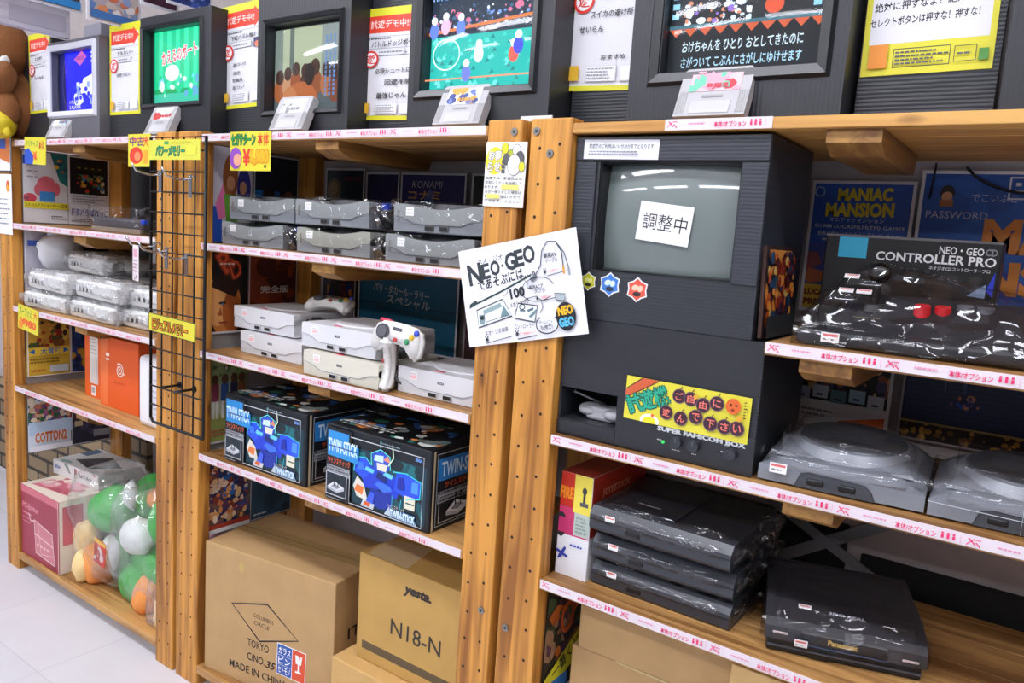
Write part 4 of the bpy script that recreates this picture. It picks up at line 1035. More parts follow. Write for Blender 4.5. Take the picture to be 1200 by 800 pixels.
def twin_front(w, h):
    a = Art(w, h, '#10161e', 0.001)
    a.rect(0.09, 0.012, w - 0.1, h - 0.05, '#123a48'); a.collage(0.1, 0.02, w - 0.12, h - 0.06, ['#0c2a34', '#14505a', '#0e2028', '#1a6a70'], 22, 3, 0.1, 0.5)
    # angular machine in blue and white
    B = ['#1c3cc8', '#2450e0', '#16309a']
    P = lambda pts, c: a.poly([(0.085 + x * (w - 0.1), 0.008 + y * (h - 0.02)) for x, y in pts], c)
    P([(0.2, 0.3), (0.12, 0.62), (0.3, 0.66), (0.42, 0.55), (0.6, 0.6), (0.72, 0.5), (0.66, 0.3), (0.5, 0.2), (0.44, 0.34)], B[0])
    P([(0.05, 0.5), (0.07, 0.72), (0.22, 0.74), (0.3, 0.56), (0.18, 0.42)], B[1]); P([(0.62, 0.4), (0.64, 0.66), (0.78, 0.68), (0.96, 0.62), (0.95, 0.4), (0.78, 0.34)], B[1]); P([(0.84, 0.44), (0.85, 0.6), (0.93, 0.6), (0.93, 0.44)], '#4a90f0')
    P([(0.3, 0.34), (0.28, 0.1), (0.44, 0.06), (0.48, 0.3)], B[2]); P([(0.44, 0.34), (0.4, 0.06), (0.58, 0.1), (0.62, 0.32)], B[2]); P([(0.36, 0.5), (0.4, 0.62), (0.52, 0.6), (0.52, 0.46)], '#10246a')
    P([(0.2, 0.56), (0.22, 0.62), (0.34, 0.6), (0.32, 0.54)], '#6ac8f4'); P([(0.46, 0.56), (0.48, 0.62), (0.6, 0.6), (0.58, 0.54)], '#6ac8f4')
    P([(0.04, 0.28), (0.1, 0.44), (0.2, 0.34), (0.26, 0.12), (0.1, 0.14)], '#d8d4c8'); P([(0.06, 0.22), (0.1, 0.32), (0.2, 0.3), (0.18, 0.18)], '#e07a34'); P([(0.16, 0.02), (0.2, 0.14), (0.36, 0.1), (0.34, 0.02)], '#c8ccd0'); P([(0.2, 0.05), (0.22, 0.11), (0.3, 0.1), (0.29, 0.04)], '#d8602c')
    P([(0.76, 0.2), (0.76, 0.38), (0.9, 0.38), (0.9, 0.2)], '#e0dcc4'); P([(0.78, 0.27), (0.78, 0.29), (0.89, 0.29), (0.89, 0.27)], '#3a4a4a'); P([(0.5, 0.02), (0.56, 0.14), (0.9, 0.08), (0.94, 0.0)], '#c0d0d8')
    P([(0.34, 0.62), (0.3, 0.82), (0.42, 0.9), (0.54, 0.84), (0.54, 0.66), (0.46, 0.58)], '#2a50c8'); P([(0.33, 0.74), (0.34, 0.82), (0.46, 0.84), (0.46, 0.74)], '#c8e4f0'); P([(0.38, 0.62), (0.37, 0.72), (0.52, 0.72), (0.5, 0.62)], '#e0dcc8'); P([(0.46, 0.78), (0.52, 0.86), (0.56, 0.76)], '#e08a6a')
    L = lambda pts, wd, c: a.line([(0.085 + x * (w - 0.1), 0.008 + y * (h - 0.02)) for x, y in pts], wd, c)
    L([(0.05, 0.5), (0.07, 0.72), (0.22, 0.74), (0.3, 0.66)], 0.0025, '#4ad8e0'); L([(0.6, 0.66), (0.78, 0.69), (0.97, 0.62), (0.96, 0.39), (0.78, 0.33)], 0.0025, '#4ad8e0'); L([(0.6, 0.32), (0.6, 0.12), (0.7, 0.1), (0.72, 0.3)], 0.002, '#38b8c8'); L([(0.3, 0.66), (0.29, 0.83), (0.42, 0.92), (0.55, 0.85), (0.56, 0.66)], 0.0022, '#6ae8e8')
    P([(0.36, 0.4), (0.4, 0.46), (0.56, 0.44), (0.6, 0.38), (0.48, 0.32)], '#3a70f0'); P([(0.1, 0.54), (0.12, 0.66), (0.18, 0.66), (0.2, 0.56)], '#3a78f0'); P([(0.66, 0.44), (0.67, 0.6), (0.74, 0.62), (0.76, 0.44)], '#14289a'); P([(0.24, 0.12), (0.3, 0.28), (0.36, 0.26), (0.34, 0.1)], '#3a5ad8')
    a.line([(0.085 + 0.42 * (w - 0.1), h * 0.88), (0.085 + 0.42 * (w - 0.1), h * 0.97)], 0.002, '#6ae0d8'); a.line([(0.085 + 0.53 * (w - 0.1), h * 0.68), (0.085 + 0.6 * (w - 0.1), h * 0.8), (0.085 + 0.58 * (w - 0.1), h * 0.96)], 0.003, '#d8f0d0')
    a.text('TWIN-STICK', w * 0.78, 0.02, 0.075, 0.018, '#d8ecf4', bold=0.06, outline='#2a6aa8', ow=0.14); a.text('ツインスティック', w * 0.72, 0.034, 0.05, 0.009, '#e8d8d0')
    # left column
    a.rect(0.004, 0.004, 0.082, h - 0.008, '#0e1218')
    a.poly([(0.008, h - 0.012), (0.078, h - 0.012), (0.078, h - 0.034), (0.11, h - 0.036), (0.112, h - 0.075), (0.008, h - 0.072)], '#2a8ad0'); a.text('TWIN-STICK', 0.058, h - 0.046, 0.098, 0.032, '#d8f0fc', bold=0.02); a.rect(0.01, h - 0.05, 0.098, 0.003, '#1a4a90')
    a.text('ツインスティック', 0.047, h - 0.083, 0.074, 0.015, '#e8643a', bold=0.08); a.rect(0.008, h - 0.115, 0.076, 0.02, '#9a9ca2'); a.scrib(0.01, h - 0.114, 0.072, 0.018, 3, '#3a3c44', 3)
    a.frame(0.008, 0.014, 0.07, 0.056, 0.0022, '#cdd2d6'); a.rect(0.0102, 0.0162, 0.0656, 0.0516, '#14242e'); joystick_icon(a, 0.014, 0.028, 0.056); a.scrib(0.01, 0.004, 0.06, 0.007, 1, '#8a8e94', 4)
    a.line([(0.088, h - 0.014), (w - 0.012, h - 0.014), (w - 0.012, 0.01), (0.088, 0.01), (0.088, h * 0.42)], 0.002, '#cdd2d6'); a.text('SEGA', w - 0.026, h - 0.022, 0.02, 0.007, '#6a9ae0', bold=0.05); a.scrib(0.18, h - 0.011, 0.08, 0.006, 1, '#7a8e94', 8)
    return a
def twin_side(w, h):
    a = Art(w, h, '#14181e', 0.001); a.rect(0.006, 0, 0.006, h, '#b8aa8a') 
    a.frame(0.018, 0.008, w - 0.026, h - 0.016, 0.0018, '#a8acb0')
    a.poly([(0.022, h - 0.02), (w - 0.012, h - 0.02), (w - 0.012, h - 0.07), (0.022, h - 0.07)], '#2a7ac0'); a.text('TWIN-STICK', w / 2 + 0.008, h - 0.045, w - 0.05, 0.034, '#d0e8f8', bold=0.02); a.text('ツインスティック', w / 2 + 0.006, h - 0.082, w * 0.6, 0.015, '#d8562c', bold=0.08)
    a.rect(0.022, h - 0.12, w - 0.04, 0.026, '#8a8c92'); a.scrib(0.024, h - 0.118, w - 0.05, 0.024, 3, '#2c2e34', 3); a.frame(0.024, 0.016, w - 0.045, 0.062, 0.0022, '#a8acb0'); joystick_icon(a, 0.05, 0.03, 0.075)
    return a
def twin_top(w, d):
    a = Art(w, d, '#161a20', 0.001); a.collage(0.01, 0.01, w - 0.02, d - 0.02, ['#d8dcd8', '#2a6a5a', '#161a20', '#e08a4a', '#3a70c0', '#8a9a9a', '#10141a', '#c8ccc8'], 44, 5, 0.05, 0.22); a.scrib(0.03, 0.02, 0.2, 0.03, 2, '#dfe4e4', 4); return a
def twin_box(label, group):
    w, h, d = 0.325, 0.182, 0.2
    t = thing('boxed_joystick', label, 'boxed joystick', group=group)
    mb = MB(); mb.box((0, 0, 0), (w, d, h), mat('#1b1e24', 0.45), 0.002, 1); mb.build('carton', t, loose=True)
    twin_front(w - 0.002, h - 0.002).build('printed_front', FRONT(0.001, -0.0012, 0.001), t, loose=True)
    twin_side(d - 0.002, h - 0.002).build('printed_side', SIDE(w + 0.0012, 0.001, 0.001), t, loose=True)
    twin_top(w - 0.002, d - 0.002).build('printed_top', TOP(0.001, 0.001, h + 0.0012), t, loose=True)
    return t
TB = twin_box('blue robot joystick box on the left, in the front row', 'boxed joysticks with a blue robot')
place(TB, (-1.765, 0.022, Z_C))
dup(TB, (-1.358, 0.014, Z_C), 0.0, 'blue robot joystick box on the right, in the front row')
dup(TB, (-1.70, 0.226, Z_C), 0.0, 'blue robot joystick box behind the left front one')
dup(TB, (-1.33, 0.226, Z_C), 0.0, 'blue robot joystick box behind the right front one')

# ------------------------------------------------------------------ left unit: dark bagged set, white bagged consoles
t = thing('bagged_console', 'dark flat console in a shiny bag on the upper left shelf', 'game console', (-2.42, 0.05, Z_A))
mb = MB(); mb.box((-2.56, 0.07, Z_A), (-2.27, 0.28, Z_A + 0.045), mat('#4a464c', 0.4), 0.008); mb.build('body', t)
mb = MB(); mb.box((-2.56, 0.066, Z_A), (-2.27, 0.275, Z_A + 0.015), mat('#8a7a6a', 0.6), 0.003); mb.build('tray', t)
mb = MB(); coil(mb, (-2.33, 0.13, Z_A + 0.06), 0.022, mat('#222226', 0.4), 4, 7); mb.build('cable', t)
bag(t, (-2.60, 0.055, Z_A + 0.001), (-2.24, 0.30, Z_A + 0.078), 5, 0.09, 0.016, scale=9, loose=False)
mb = MB(); mb.box((-2.275, 0.07, Z_A + 0.03), (-2.255, 0.085, Z_A + 0.045), mat('#2448c8', 0.4), 0.003); tag(mb.build('cable_tie', t), 'blue twist tie')

def four_port(label, group):
    W, D, H = 0.29, 0.2, 0.055
    t = thing('bagged_white_console', label, 'game console', group=group)
    Wm = mat('#d8d7d4', 0.4)
    mb = MB(); mb.box((-W / 2, 0, 0), (W / 2, D, H), Wm, 0.012, 3); mb.build('body', t, loose=True)
    mb = MB(); n = 32
    mb.cyl((0.0, 0.11, H - 0.002), (0.0, 0.11, H + 0.004), 0.07, mat('#e2e1de', 0.35), 0.066, 32); mb.build('disc_lid', t, loose=True)
    for i in range(4):
        x = -0.10 + i * 0.026
        mb = MB(); mb.box((x - 0.009, -0.0015, 0.018), (x + 0.009, 0.004, 0.036), mat('#c4c3c0', 0.4), 0.003, 2)
        mb.prism([(x - 0.006, 0.02), (x + 0.006, 0.02), (x + 0.006, 0.028), (x + 0.003, 0.033), (x - 0.003, 0.033), (x - 0.006, 0.028)], -0.0024, -0.001, mat('#222224', 0.5), 'xz')
        mb.build('controller_port', t, loose=True)
    mb = MB(); mb.box((-0.13, -0.002, 0.04), (-0.115, 0.002, 0.046), mat('#50505a', 0.4)); mb.build('front_mark', t, loose=True)
    mb = MB(); mb.box((0.05, -0.0012, 0.012), (0.12, 0.002, 0.014), mat('#8a8a8a', 0.4)); mb.build('front_mark', t, loose=True)
    mb = MB(); coil(mb, (W / 2 + 0.004, 0.05, 0.028), 0.018, mat('#8a8a8a', 0.4), 3, 9); mb.build('cable', t, loose=True)
    bag(t, (-W / 2 - 0.02, -0.012, 0.0005), (W / 2 + 0.035, D + 0.01, H + 0.012), 7, 0.10, 0.022, scale=10, milk=0.35)
    return t
G3 = 'white bagged consoles on the left shelf'
fp = four_port('bagged white console, bottom row left, above the small yellow tag', G3)
place(fp, (-2.815, 0.03, Z_B), 0.02)
dup(fp, (-2.51, 0.035, Z_B), -0.03, 'bagged white console in the middle of the bottom row')
dup(fp, (-2.225, 0.06, Z_B), 0.0, 'bagged white console at the right end of the bottom row by the post')
dup(fp, (-2.80, 0.03, Z_B + 0.068), -0.05, 'bagged white console on the left of the second row')
dup(fp, (-2.48, 0.035, Z_B + 0.07), -0.06, 'bagged white console in the middle of the second row')
dup(fp, (-2.20, 0.07, Z_B + 0.066), 0.03, 'bagged white console on the right of the second row behind the grid')
dup(fp, (-2.70, 0.11, Z_B + 0.137), -0.1, 'bagged white console alone on top of the white stack')
t = thing('white_bag', 'white lumpy bag on the left end of the white console stack', 'bag', (-2.925, 0.14, Z_B))
mb = MB(); mb.ell((-2.925, 0.14, Z_B + 0.195), (0.045, 0.075, 0.07), mat('#dfe0e6', 0.5, 0, 0, 0.4, 25), amp=0.25, seed=3); mb.build('bundle', t)
mb = MB(); mb.ell((-2.92, 0.12, Z_B + 0.262), (0.024, 0.026, 0.02), mat('#cfd2dc', 0.45), amp=0.3, seed=4); mb.build('knot', t)

# orange and white cartons
def carton(name, label, a, c, col, cat='box', rz=0.0, bev=0.002):
    """box with its base corner a; returns the thing"""
    t = thing(name, label, cat, (a[0], a[1], a[2]), rz)
    mb = MB(); mb.box((0, 0, 0), (c[0], c[1], c[2]), mat(col, 0.5) if isinstance(col, str) else col, bev, 2); mb.build('carton', t, loose=True)
    return t
OR = '#e2601e'
t = carton('console_carton', 'orange carton with white label strip, left of its twin', (-2.70, 0.11, Z_C), (0.13, 0.2, 0.232), OR, rz=0.0)
a = Art(0.055, 0.175, '#e4dcd4', 0.0005); a.scrib(0.005, 0.1, 0.045, 0.06, 5, '#b0a8a0', 3, 0.3); a.rect(0.005, 0.0, 0.045, 0.09, '#d8d0c8'); a.build('label', FRONT(0.035, -0.0006, 0.05), t, loose=True)
a = Art(0.028, 0.034, '#f0ece8', 0.0005)
for i in range(9): a.rect(0.003 + i * 0.0025, 0.01, 0.0008 + 0.0008 * (i % 3 == 0), 0.02, '#222222')
a.build('barcode', FRONT(0.045, -0.0006, 0.008), t, loose=True)
t = carton('console_carton', 'orange carton with white swirl mark, right of its twin', (-2.548, 0.085, Z_C), (0.235, 0.2, 0.232), '#e05a1a', rz=0.0)
a = Art(0.225, 0.222, None); a.rect(0, 0, 0.004, 0.222, '#e88a54'); a.rect(0.012, 0, 0.035, 0.222, '#e8743a')
sp = []
for i in range(60):
    th = 6.2832 * 2.3 * i / 59; r = 0.003 + 0.021 * i / 59; sp.append((0.12 + r * math.cos(th + 0.4), 0.125 + r * math.sin(th + 0.4)))
a.line(sp, 0.0045, '#f2d8c4'); a.ell(0.145, 0.117, 0.004, 0.004, '#f2d8c4'); a.text('Dreamcast', 0.12, 0.085, 0.065, 0.012, '#c8481a'); a.rect(0.035, 0.15, 0.02, 0.006, '#f0dcd0'); a.rect(0.035, 0.163, 0.02, 0.01, '#f0dcd0')
a.build('printed_front', FRONT(0.005, -0.0004, 0.005), t, loose=True)
t = carton('slim_white_box', 'slim white box with rounded corners beside the grid', (-2.235, 0.04, Z_C), (0.15, 0.22, 0.215), '#e6e4e6', bev=0.014)
a = Art(0.1, 0.17, None); a.rect(0.03, 0.0, 0.06, 0.16, '#d2d0d6'); a.scrib(0.035, 0.02, 0.05, 0.12, 7, '#b0aeb8', 3, 0.3); a.build('printed_front', FRONT(0.03, -0.0004, 0.02), t, loose=True)

# bottom of the left unit
t = carton('pink_console_box', 'pink and cream box with a line drawing, bottom left shelf', (-2.972, 0.012, Z_D), (0.285, 0.2, 0.262), '#b8485c')
a = Art(0.283, 0.26, '#9c3448'); a.rect(0, 0.235, 0.283, 0.025, '#c86a78'); a.text('PC-Engine', 0.07, 0.185, 0.12, 0.028, '#d88a94', bold=0.03, shear=0.2); a.rect(0.01, 0.157, 0.07, 0.005, '#d88a94'); a.rect(0.01, 0.14, 0.1, 0.004, '#cc7884'); a.rect(0.01, 0.125, 0.06, 0.004, '#cc7884')
a.poly([(0.11, 0.03), (0.25, 0.02), (0.235, 0.13), (0.1, 0.15)], '#c87a84'); a.line([(0.11, 0.03), (0.25, 0.02), (0.235, 0.13), (0.1, 0.15)], 0.004, '#f0d8d4', True); a.line([(0.1, 0.1), (0.24, 0.085)], 0.003, '#f0d8d4'); a.line([(0.13, 0.14), (0.15, 0.035), (0.24, 0.05)], 0.003, '#e8c0bc')
for i in range(4): a.line([(0.12 + i * 0.025, 0.065), (0.135 + i * 0.025, 0.062)], 0.008, '#e8c0bc')
a.line([(0.06, 0.165), (0.075, 0.14), (0.1, 0.145)], 0.005, '#e8d0cc'); a.text('NEC', 0.245, 0.012, 0.03, 0.01, '#8a2a3c', bold=0.05); a.rect(0.278, 0, 0.005, 0.26, '#d8b8a8')
a.build('printed_front', FRONT(0.001, -0.0008, 0.001), t, loose=True)
a = Art(0.283, 0.198, '#e0d2c0'); a.poly([(0.03, 0.02), (0.25, 0.05), (0.23, 0.12), (0.06, 0.1)], '#c05a6a'); a.collage(0.03, 0.04, 0.22, 0.12, ['#c05a6a', '#d89aa0', '#e0d2c0', '#b04a5c'], 14, 5, 0.1, 0.4); a.build('printed_top', TOP(0.001, 0.001, 0.2628), t, loose=True)
a = Art(0.198, 0.26, '#e2d6c8'); a.rect(0.01, 0.1, 0.07, 0.14, '#c86a78'); a.build('printed_side', SIDE(0.2858, 0.001, 0.001), t, loose=True)
t = thing('white_console_box', 'long white console box lying on the pink box', 'box', (-2.86, 0.15, Z_D + 0.2645), 0.06)
bw, bd, bh = 0.30, 0.18, 0.052
mb = MB(); mb.box((-0.15, 0, 0), (bw - 0.15, bd, bh), mat('#e2e0de', 0.45), 0.002, 1); mb.build('carton', t, loose=True)
a = Art(bw, bh, '#e6e4e2'); a.text('SEGA', 0.03, 0.03, 0.04, 0.012, '#2a58a8', bold=0.08); a.text('SATURN', 0.215, 0.026, 0.08, 0.014, '#3a3a44', bold=0.04); a.rect(0.145, 0.004, 0.006, 0.044, '#222222'); a.rect(0.153, 0.028, 0.006, 0.016, '#c83a3a'); a.rect(0.153, 0.01, 0.007, 0.016, '#e8c83a'); a.poly([(0.07, 0.052), (0.1, 0.052), (0.12, 0.02), (0.11, 0.02)], '#8a9a94'); a.poly([(0.26, 0.052), (0.28, 0.052), (0.28, 0.04)], '#c83a3a')
a.build('printed_front', FRONT(-0.15, -0.0008, 0), t, loose=True)
a = Art(bw, bd, '#dcdad8'); a.poly([(0.06, 0.05), (0.2, 0.02), (0.28, 0.1), (0.14, 0.15)], '#2a2a2e'); a.poly([(0.12, 0.07), (0.19, 0.05), (0.23, 0.09), (0.16, 0.115)], '#4a4a50'); a.rect(0.0, 0.1, 0.05, 0.07, '#3a5a78'); a.poly([(0.02, 0.02), (0.06, 0.03), (0.1, 0.02), (0.05, 0.0)], '#8ab0a0'); a.build('printed_top', TOP(-0.15, 0, bh + 0.0012), t, loose=True)

# soft toys in clear bags (plain rounded shapes)
GRN = mat('#4caf50', 0.85, 0, 0.05, 0.35, 220); ORG = mat('#ef9a4e', 0.85, 0, 0.05, 0.35, 220); CRM = mat('#f0cf92', 0.85, 0, 0.05, 0.3, 220); WHT = mat('#e8ebe8', 0.85, 0, 0.03, 0.3, 220); RED = mat('#c83c46', 0.85, 0, 0.05, 0.3, 220)
def toy(label, lumps, base, group, bagbox=None, seed=0):
    t = thing('soft_toy', label, 'soft toy', base, group=group)
    for nm, c, r, m, rot, sq in lumps:
        mb = MB(); mb.ell(c, r, m, (Matrix.Rotation(math.radians(rot[0]), 3, 'X') @ Matrix.Rotation(math.radians(rot[1]), 3, 'Y') @ Matrix.Rotation(math.radians(rot[2]), 3, 'Z')), amp=0.10, seed=seed + len(nm), sq=sq); mb.build(nm, t)
    if bagbox:
        a, c = bagbox
        mb = MB(); ce = [(a[i] + c[i]) / 2 for i in range(3)]; r = [(c[i] - a[i]) / 2 for i in range(3)]
        mb.ell(ce, r, film(0.09, 7, 1.0, 0.14), None, 56, 36, amp=0.16, seed=seed, sq=0.62); mb.build('plastic_bag', t)
    return t
GT = 'green and orange soft toys in clear bags'
toy('round green bagged soft toy leaning on the pink box', [
    ('head', (-2.535, 0.135, 0.315), (0.118, 0.085, 0.082), GRN, (0, -22, 0), 1), ('crest', (-2.405, 0.19, 0.38), (0.075, 0.06, 0.078), GRN, (0, 25, 0), 1), ('ear', (-2.44, 0.13, 0.385), (0.032, 0.025, 0.058), WHT, (0, 12, 0), 1),
    ('body', (-2.50, 0.17, 0.165), (0.085, 0.07, 0.10), GRN, (0, 10, 0), 1), ('belly', (-2.52, 0.105, 0.17), (0.055, 0.03, 0.06), WHT, (0, 10, 0), 1),
    ('foot', (-2.545, 0.075, 0.135), (0.055, 0.052, 0.072), ORG, (8, 18, 0), 0.8), ('sole', (-2.575, 0.055, 0.128), (0.04, 0.05, 0.062), CRM, (8, 18, 0), 0.8),
    ('hand', (-2.655, 0.09, 0.19), (0.052, 0.04, 0.058), CRM, (0, 0, 0), 0.85)], (-2.5, 0.1, Z_D), GT, ((-2.72, 0.02, 0.068), (-2.33, 0.27, 0.455)), 3)
a = Art(0.07, 0.085, '#c8342c'); a.collage(0, 0.01, 0.07, 0.07, ['#d84a34', '#a82a22', '#e8b89a', '#e0d0c8', '#b83228'], 14, 7, 0.15, 0.4); a.rect(0, 0.072, 0.07, 0.013, '#d8b040')
pos(a, FRONT(-2.47, 0.0195, 0.185, roll=-0.12), 'small red hang tag card between the two green soft toys', 'hang_tag', 'tag')
toy('green bagged soft toy with pale cheeks beside the double post', [
    ('head', (-2.225, 0.15, 0.345), (0.085, 0.07, 0.085), GRN, (0, 10, 0), 1), ('cheek', (-2.315, 0.085, 0.295), (0.068, 0.05, 0.058), WHT, (0, 0, 0), 1), ('cap', (-2.315, 0.16, 0.405), (0.045, 0.04, 0.035), ORG, (0, -20, 0), 1),
    ('body', (-2.31, 0.145, 0.185), (0.10, 0.07, 0.085), GRN, (0, 25, 0), 1), ('arm', (-2.20, 0.085, 0.215), (0.07, 0.035, 0.036), GRN, (0, 14, 0), 1), ('collar', (-2.385, 0.125, 0.235), (0.045, 0.035, 0.045), RED, (0, 30, 0), 1),
    ('foot', (-2.235, 0.085, 0.125), (0.048, 0.055, 0.075), ORG, (0, 28, 0), 0.8), ('leg', (-2.325, 0.085, 0.13), (0.075, 0.045, 0.06), GRN, (0, 12, 0), 1)], (-2.26, 0.1, Z_D), GT, ((-2.425, 0.022, 0.068), (-2.155, 0.28, 0.45)), 9)
toy('pale orange bagged soft toy foot showing at the post base', [
    ('foot', (-2.105, 0.02 + 0.05, 0.115), (0.042, 0.045, 0.07), CRM, (0, 10, 0), 0.8), ('ankle', (-2.105, 0.10, 0.19), (0.05, 0.045, 0.06), WHT, (0, 10, 0), 1)], (-2.1, 0.1, Z_D), GT, ((-2.165, 0.01, 0.068), (-2.05, 0.16, 0.27)), 12)
PNK = mat('#d8a0b8', 0.85, 0, 0.05, 0.3, 220)
toy('pink bagged soft toy seen between double post and big carton', [('body', (-2.105, 0.215, 0.21), (0.042, 0.05, 0.135), PNK, (0, 0, 0), 1)], (-2.105, 0.215, Z_D), 'soft toys beside the big carton', ((-2.15, 0.16, 0.068), (-2.06, 0.27, 0.37)), 15)
toy('olive gold bagged ball below the pink soft toy', [('ball', (-2.03, 0.112, 0.13), (0.04, 0.042, 0.062), mat('#a08a4a', 0.5), (0, 0, 0), 1)], (-2.03, 0.112, Z_D), 'soft toys beside the big carton', ((-2.075, 0.065, 0.068), (-1.985, 0.16, 0.2)), 18)

# brown toy and yellow ball at the top left
BRN = mat('#7a4a22', 0.9, 0, 0.1, 0.4, 200); TAN = mat('#c8946a', 0.9, 0, 0.05, 0.3, 200); ORB = mat('#d8742a', 0.85)
toy('large brown soft toy at the top left corner', [
    ('head', (-3.03, 0.02, 1.835), (0.10, 0.09, 0.10), BRN, (0, 20, 0), 1), ('face', (-3.045, -0.055, 1.81), (0.06, 0.035, 0.055), TAN, (0, 0, 0), 1), ('ear', (-2.945, -0.02, 1.79), (0.014, 0.016, 0.022), WHT, (0, 20, 0), 1),
    ('arm', (-2.985, -0.03, 1.715), (0.12, 0.045, 0.05), BRN, (0, -28, 0), 1), ('body', (-3.03, 0.06, 1.665), (0.12, 0.09, 0.12), BRN, (0, 0, 0), 1), ('foot', (-2.95, -0.015, 1.64), (0.05, 0.04, 0.06), BRN, (0, -30, 0), 1), ('hand', (-3.01, -0.06, 1.655), (0.035, 0.03, 0.04), TAN, (0, 20, 0), 1), ('bib', (-3.05, -0.035, 1.665), (0.04, 0.03, 0.045), ORB, (0, 0, 0), 1)], (-3.06, 0.05, Z_TOP), 'soft toys on the top shelf')
toy('smooth yellow ball under the brown soft toy', [('ball', (-2.985, -0.035, 1.593), (0.085, 0.06, 0.052), mat('#d8c020', 0.5), (0, 0, 0), 1), ('nub', (-2.915, -0.03, 1.565), (0.016, 0.014, 0.016), mat('#d8c020', 0.5), (0, 0, 0), 1)], (-2.985, 0, Z_TOP), 'soft toys on the top shelf')

# hanging boards above the left unit
t = thing('hanging_board', 'pale wooden beam sloping above the blue screen television', 'board', (-2.63, -0.3, 1.853))
mb = MB(); mb.box((-2.665, -0.75, 1.853), (-2.635, 0.045, 1.937), wood('pale_board', '#aca6b0', '#c9c4cc', 1, 0.5, False), 0.002, 1); mb.build('beam', t)
mb = MB(); mb.box((-2.6345, -0.13, 1.868), (-2.633, 0.03, 1.915), mat('#a49eaa', 0.5)); mb.build('label', t)
def hang(label, x, y0, y1, z0, h, pal, seed, blue=None):
    t = thing('hanging_poster', label, 'poster', (x, (y0 + y1) / 2, z0))
    a = Art(y1 - y0, h, '#e4e2e8', 0.003); a.rect(0.008, 0.008, a.w - 0.016, h - 0.016, pal[0]); a.collage(0.008, 0.008, a.w - 0.016, h - 0.016, pal, 60, seed, 0.06, 0.3)
    if blue: a.poly([(0.008, 0.008), (a.w - 0.008, 0.008), (a.w - 0.008, 0.03), (0.008, 0.03)], blue)
    a.build('sheet', SIDE(x, y0, z0), t)
    for y in (y0 + 0.02, y1 - 0.02):
        mb = MB(); mb.tube([(x - 0.001, y, z0 + h - 0.005), (x - 0.001, y, 2.705)], 0.0012, mat('#c0c0c0', 0.5), 5); mb.build('cord', t)
a_ = ['#3a2a30', '#2a6ab0', '#5a4a50', '#4a8ac8', '#8a5a48']
hang('white framed hanging poster at the top left above the pale beam', -2.6, -0.34, 0.065, 1.93, 0.24, ['#5a3a38', '#3a2a2c', '#6a4a44', '#2a6ab0'], 201, '#2a80c0')
hang('white framed hanging poster with orange and blue art above the pale frame television', -2.36, -0.04, 0.12, 1.866, 0.26, ['#c8b8b0', '#d88a5a', '#8a9ac0', '#c86a44', '#e0d8d4', '#5a7ab0', '#b0a0a8'], 203, '#3a6aa8')
hang('dark maroon hanging poster above the green screen television', -2.2, 0.03, 0.145, 1.908, 0.2, ['#4a2238', '#3a1a2c', '#5a2a44'], 205)
hang('blue hanging poster above the green screen television', -2.12, 0.06, 0.2, 1.91, 0.2, ['#24408a', '#1c3070', '#3a5ab0', '#8aa0d8'], 207)
slab('grey_box', (-2.56, 0.05, 1.846), (-2.46, 0.18, 1.888), mat('#8f8e98', 0.5), 'small grey box on top of the blue screen television', 'box')

# ------------------------------------------------------------------ cartons on the bottom shelf
t = thing('cardboard_carton', 'big brown carton printed with an outlined diamond', 'carton', (-1.836, 0.012, Z_D), 0.14)
cw, cd, ch = 0.462, 0.275, 0.375
mb = MB(); mb.box((0, 0, 0), (cw, cd, ch), CARD, 0.003, 2); mb.build('carton', t, loose=True)
mb = MB(); mb.box((-0.0006, cd / 2 - 0.03, ch - 0.0), (cw + 0.0006, cd / 2 + 0.03, ch + 0.0006), mat('#a88a58', 0.3)); mb.box((cw, cd / 2 - 0.03, ch - 0.06), (cw + 0.0008, cd / 2 + 0.03, ch + 0.0006), mat('#a88a58', 0.3)); mb.build('packing_tape', t, loose=True)
mb = MB(); mb.box((0.0, cd / 2 - 0.001, ch), (cw, cd / 2 + 0.001, ch + 0.0012), mat('#6a5232', 0.8)); mb.build('flap_seam', t, loose=True)
a = Art(cw, ch, None, 0.0001); INK = '#2b231a'
a.line([(0.105, 0.222), (0.235, 0.255), (0.345, 0.185), (0.21, 0.142)], 0.005, INK, True); a.text('COLUMBUS', 0.222, 0.21, 0.072, 0.011, '#4a3c2a', rot=-0.05); a.text('CIRCLE', 0.216, 0.19, 0.055, 0.011, '#4a3c2a', rot=-0.05)
for tx, x, y, w_ in (('TOKYO', 0.205, 0.128, 0.078), ('C/NO.', 0.198, 0.088, 0.064), ('MADE IN CHINA', 0.205, 0.047, 0.21)): a.text(tx, x, y, w_, 0.022, INK, bold=0.01)
a.text('35', 0.252, 0.086, 0.03, 0.022, INK, shear=0.35, bold=0.02); a.ell(0.14, 0.335, 0.01, 0.016, '#b99c58')
a.build('print', FRONT(0, -0.0006, 0), t, loose=True)
a = Art(0.1, 0.088, '#e8e4e0', 0.0005); a.rect(0.002, 0.002, 0.05, 0.084, '#2456a8'); a.rect(0.054, 0.002, 0.044, 0.084, '#d8502e')
for k, s_ in enumerate(('ガラス', 'ビン', 'セトモノ')): a.text(s_, 0.027, 0.07 - k * 0.027, 0.042, 0.02, '#f0f0f0', bold=0.04)
a.rect(0.002, 0.029, 0.05, 0.001, '#e8e4e0'); a.rect(0.002, 0.056, 0.05, 0.001, '#e8e4e0'); a.poly([(0.064, 0.074), (0.088, 0.074), (0.085, 0.05), (0.067, 0.05)], '#f0f0f0'); a.rect(0.074, 0.03, 0.004, 0.022, '#f0f0f0'); a.rect(0.066, 0.025, 0.02, 0.005, '#f0f0f0'); a.poly([(0.074, 0.075), (0.08, 0.062), (0.083, 0.075)], '#d8502e')
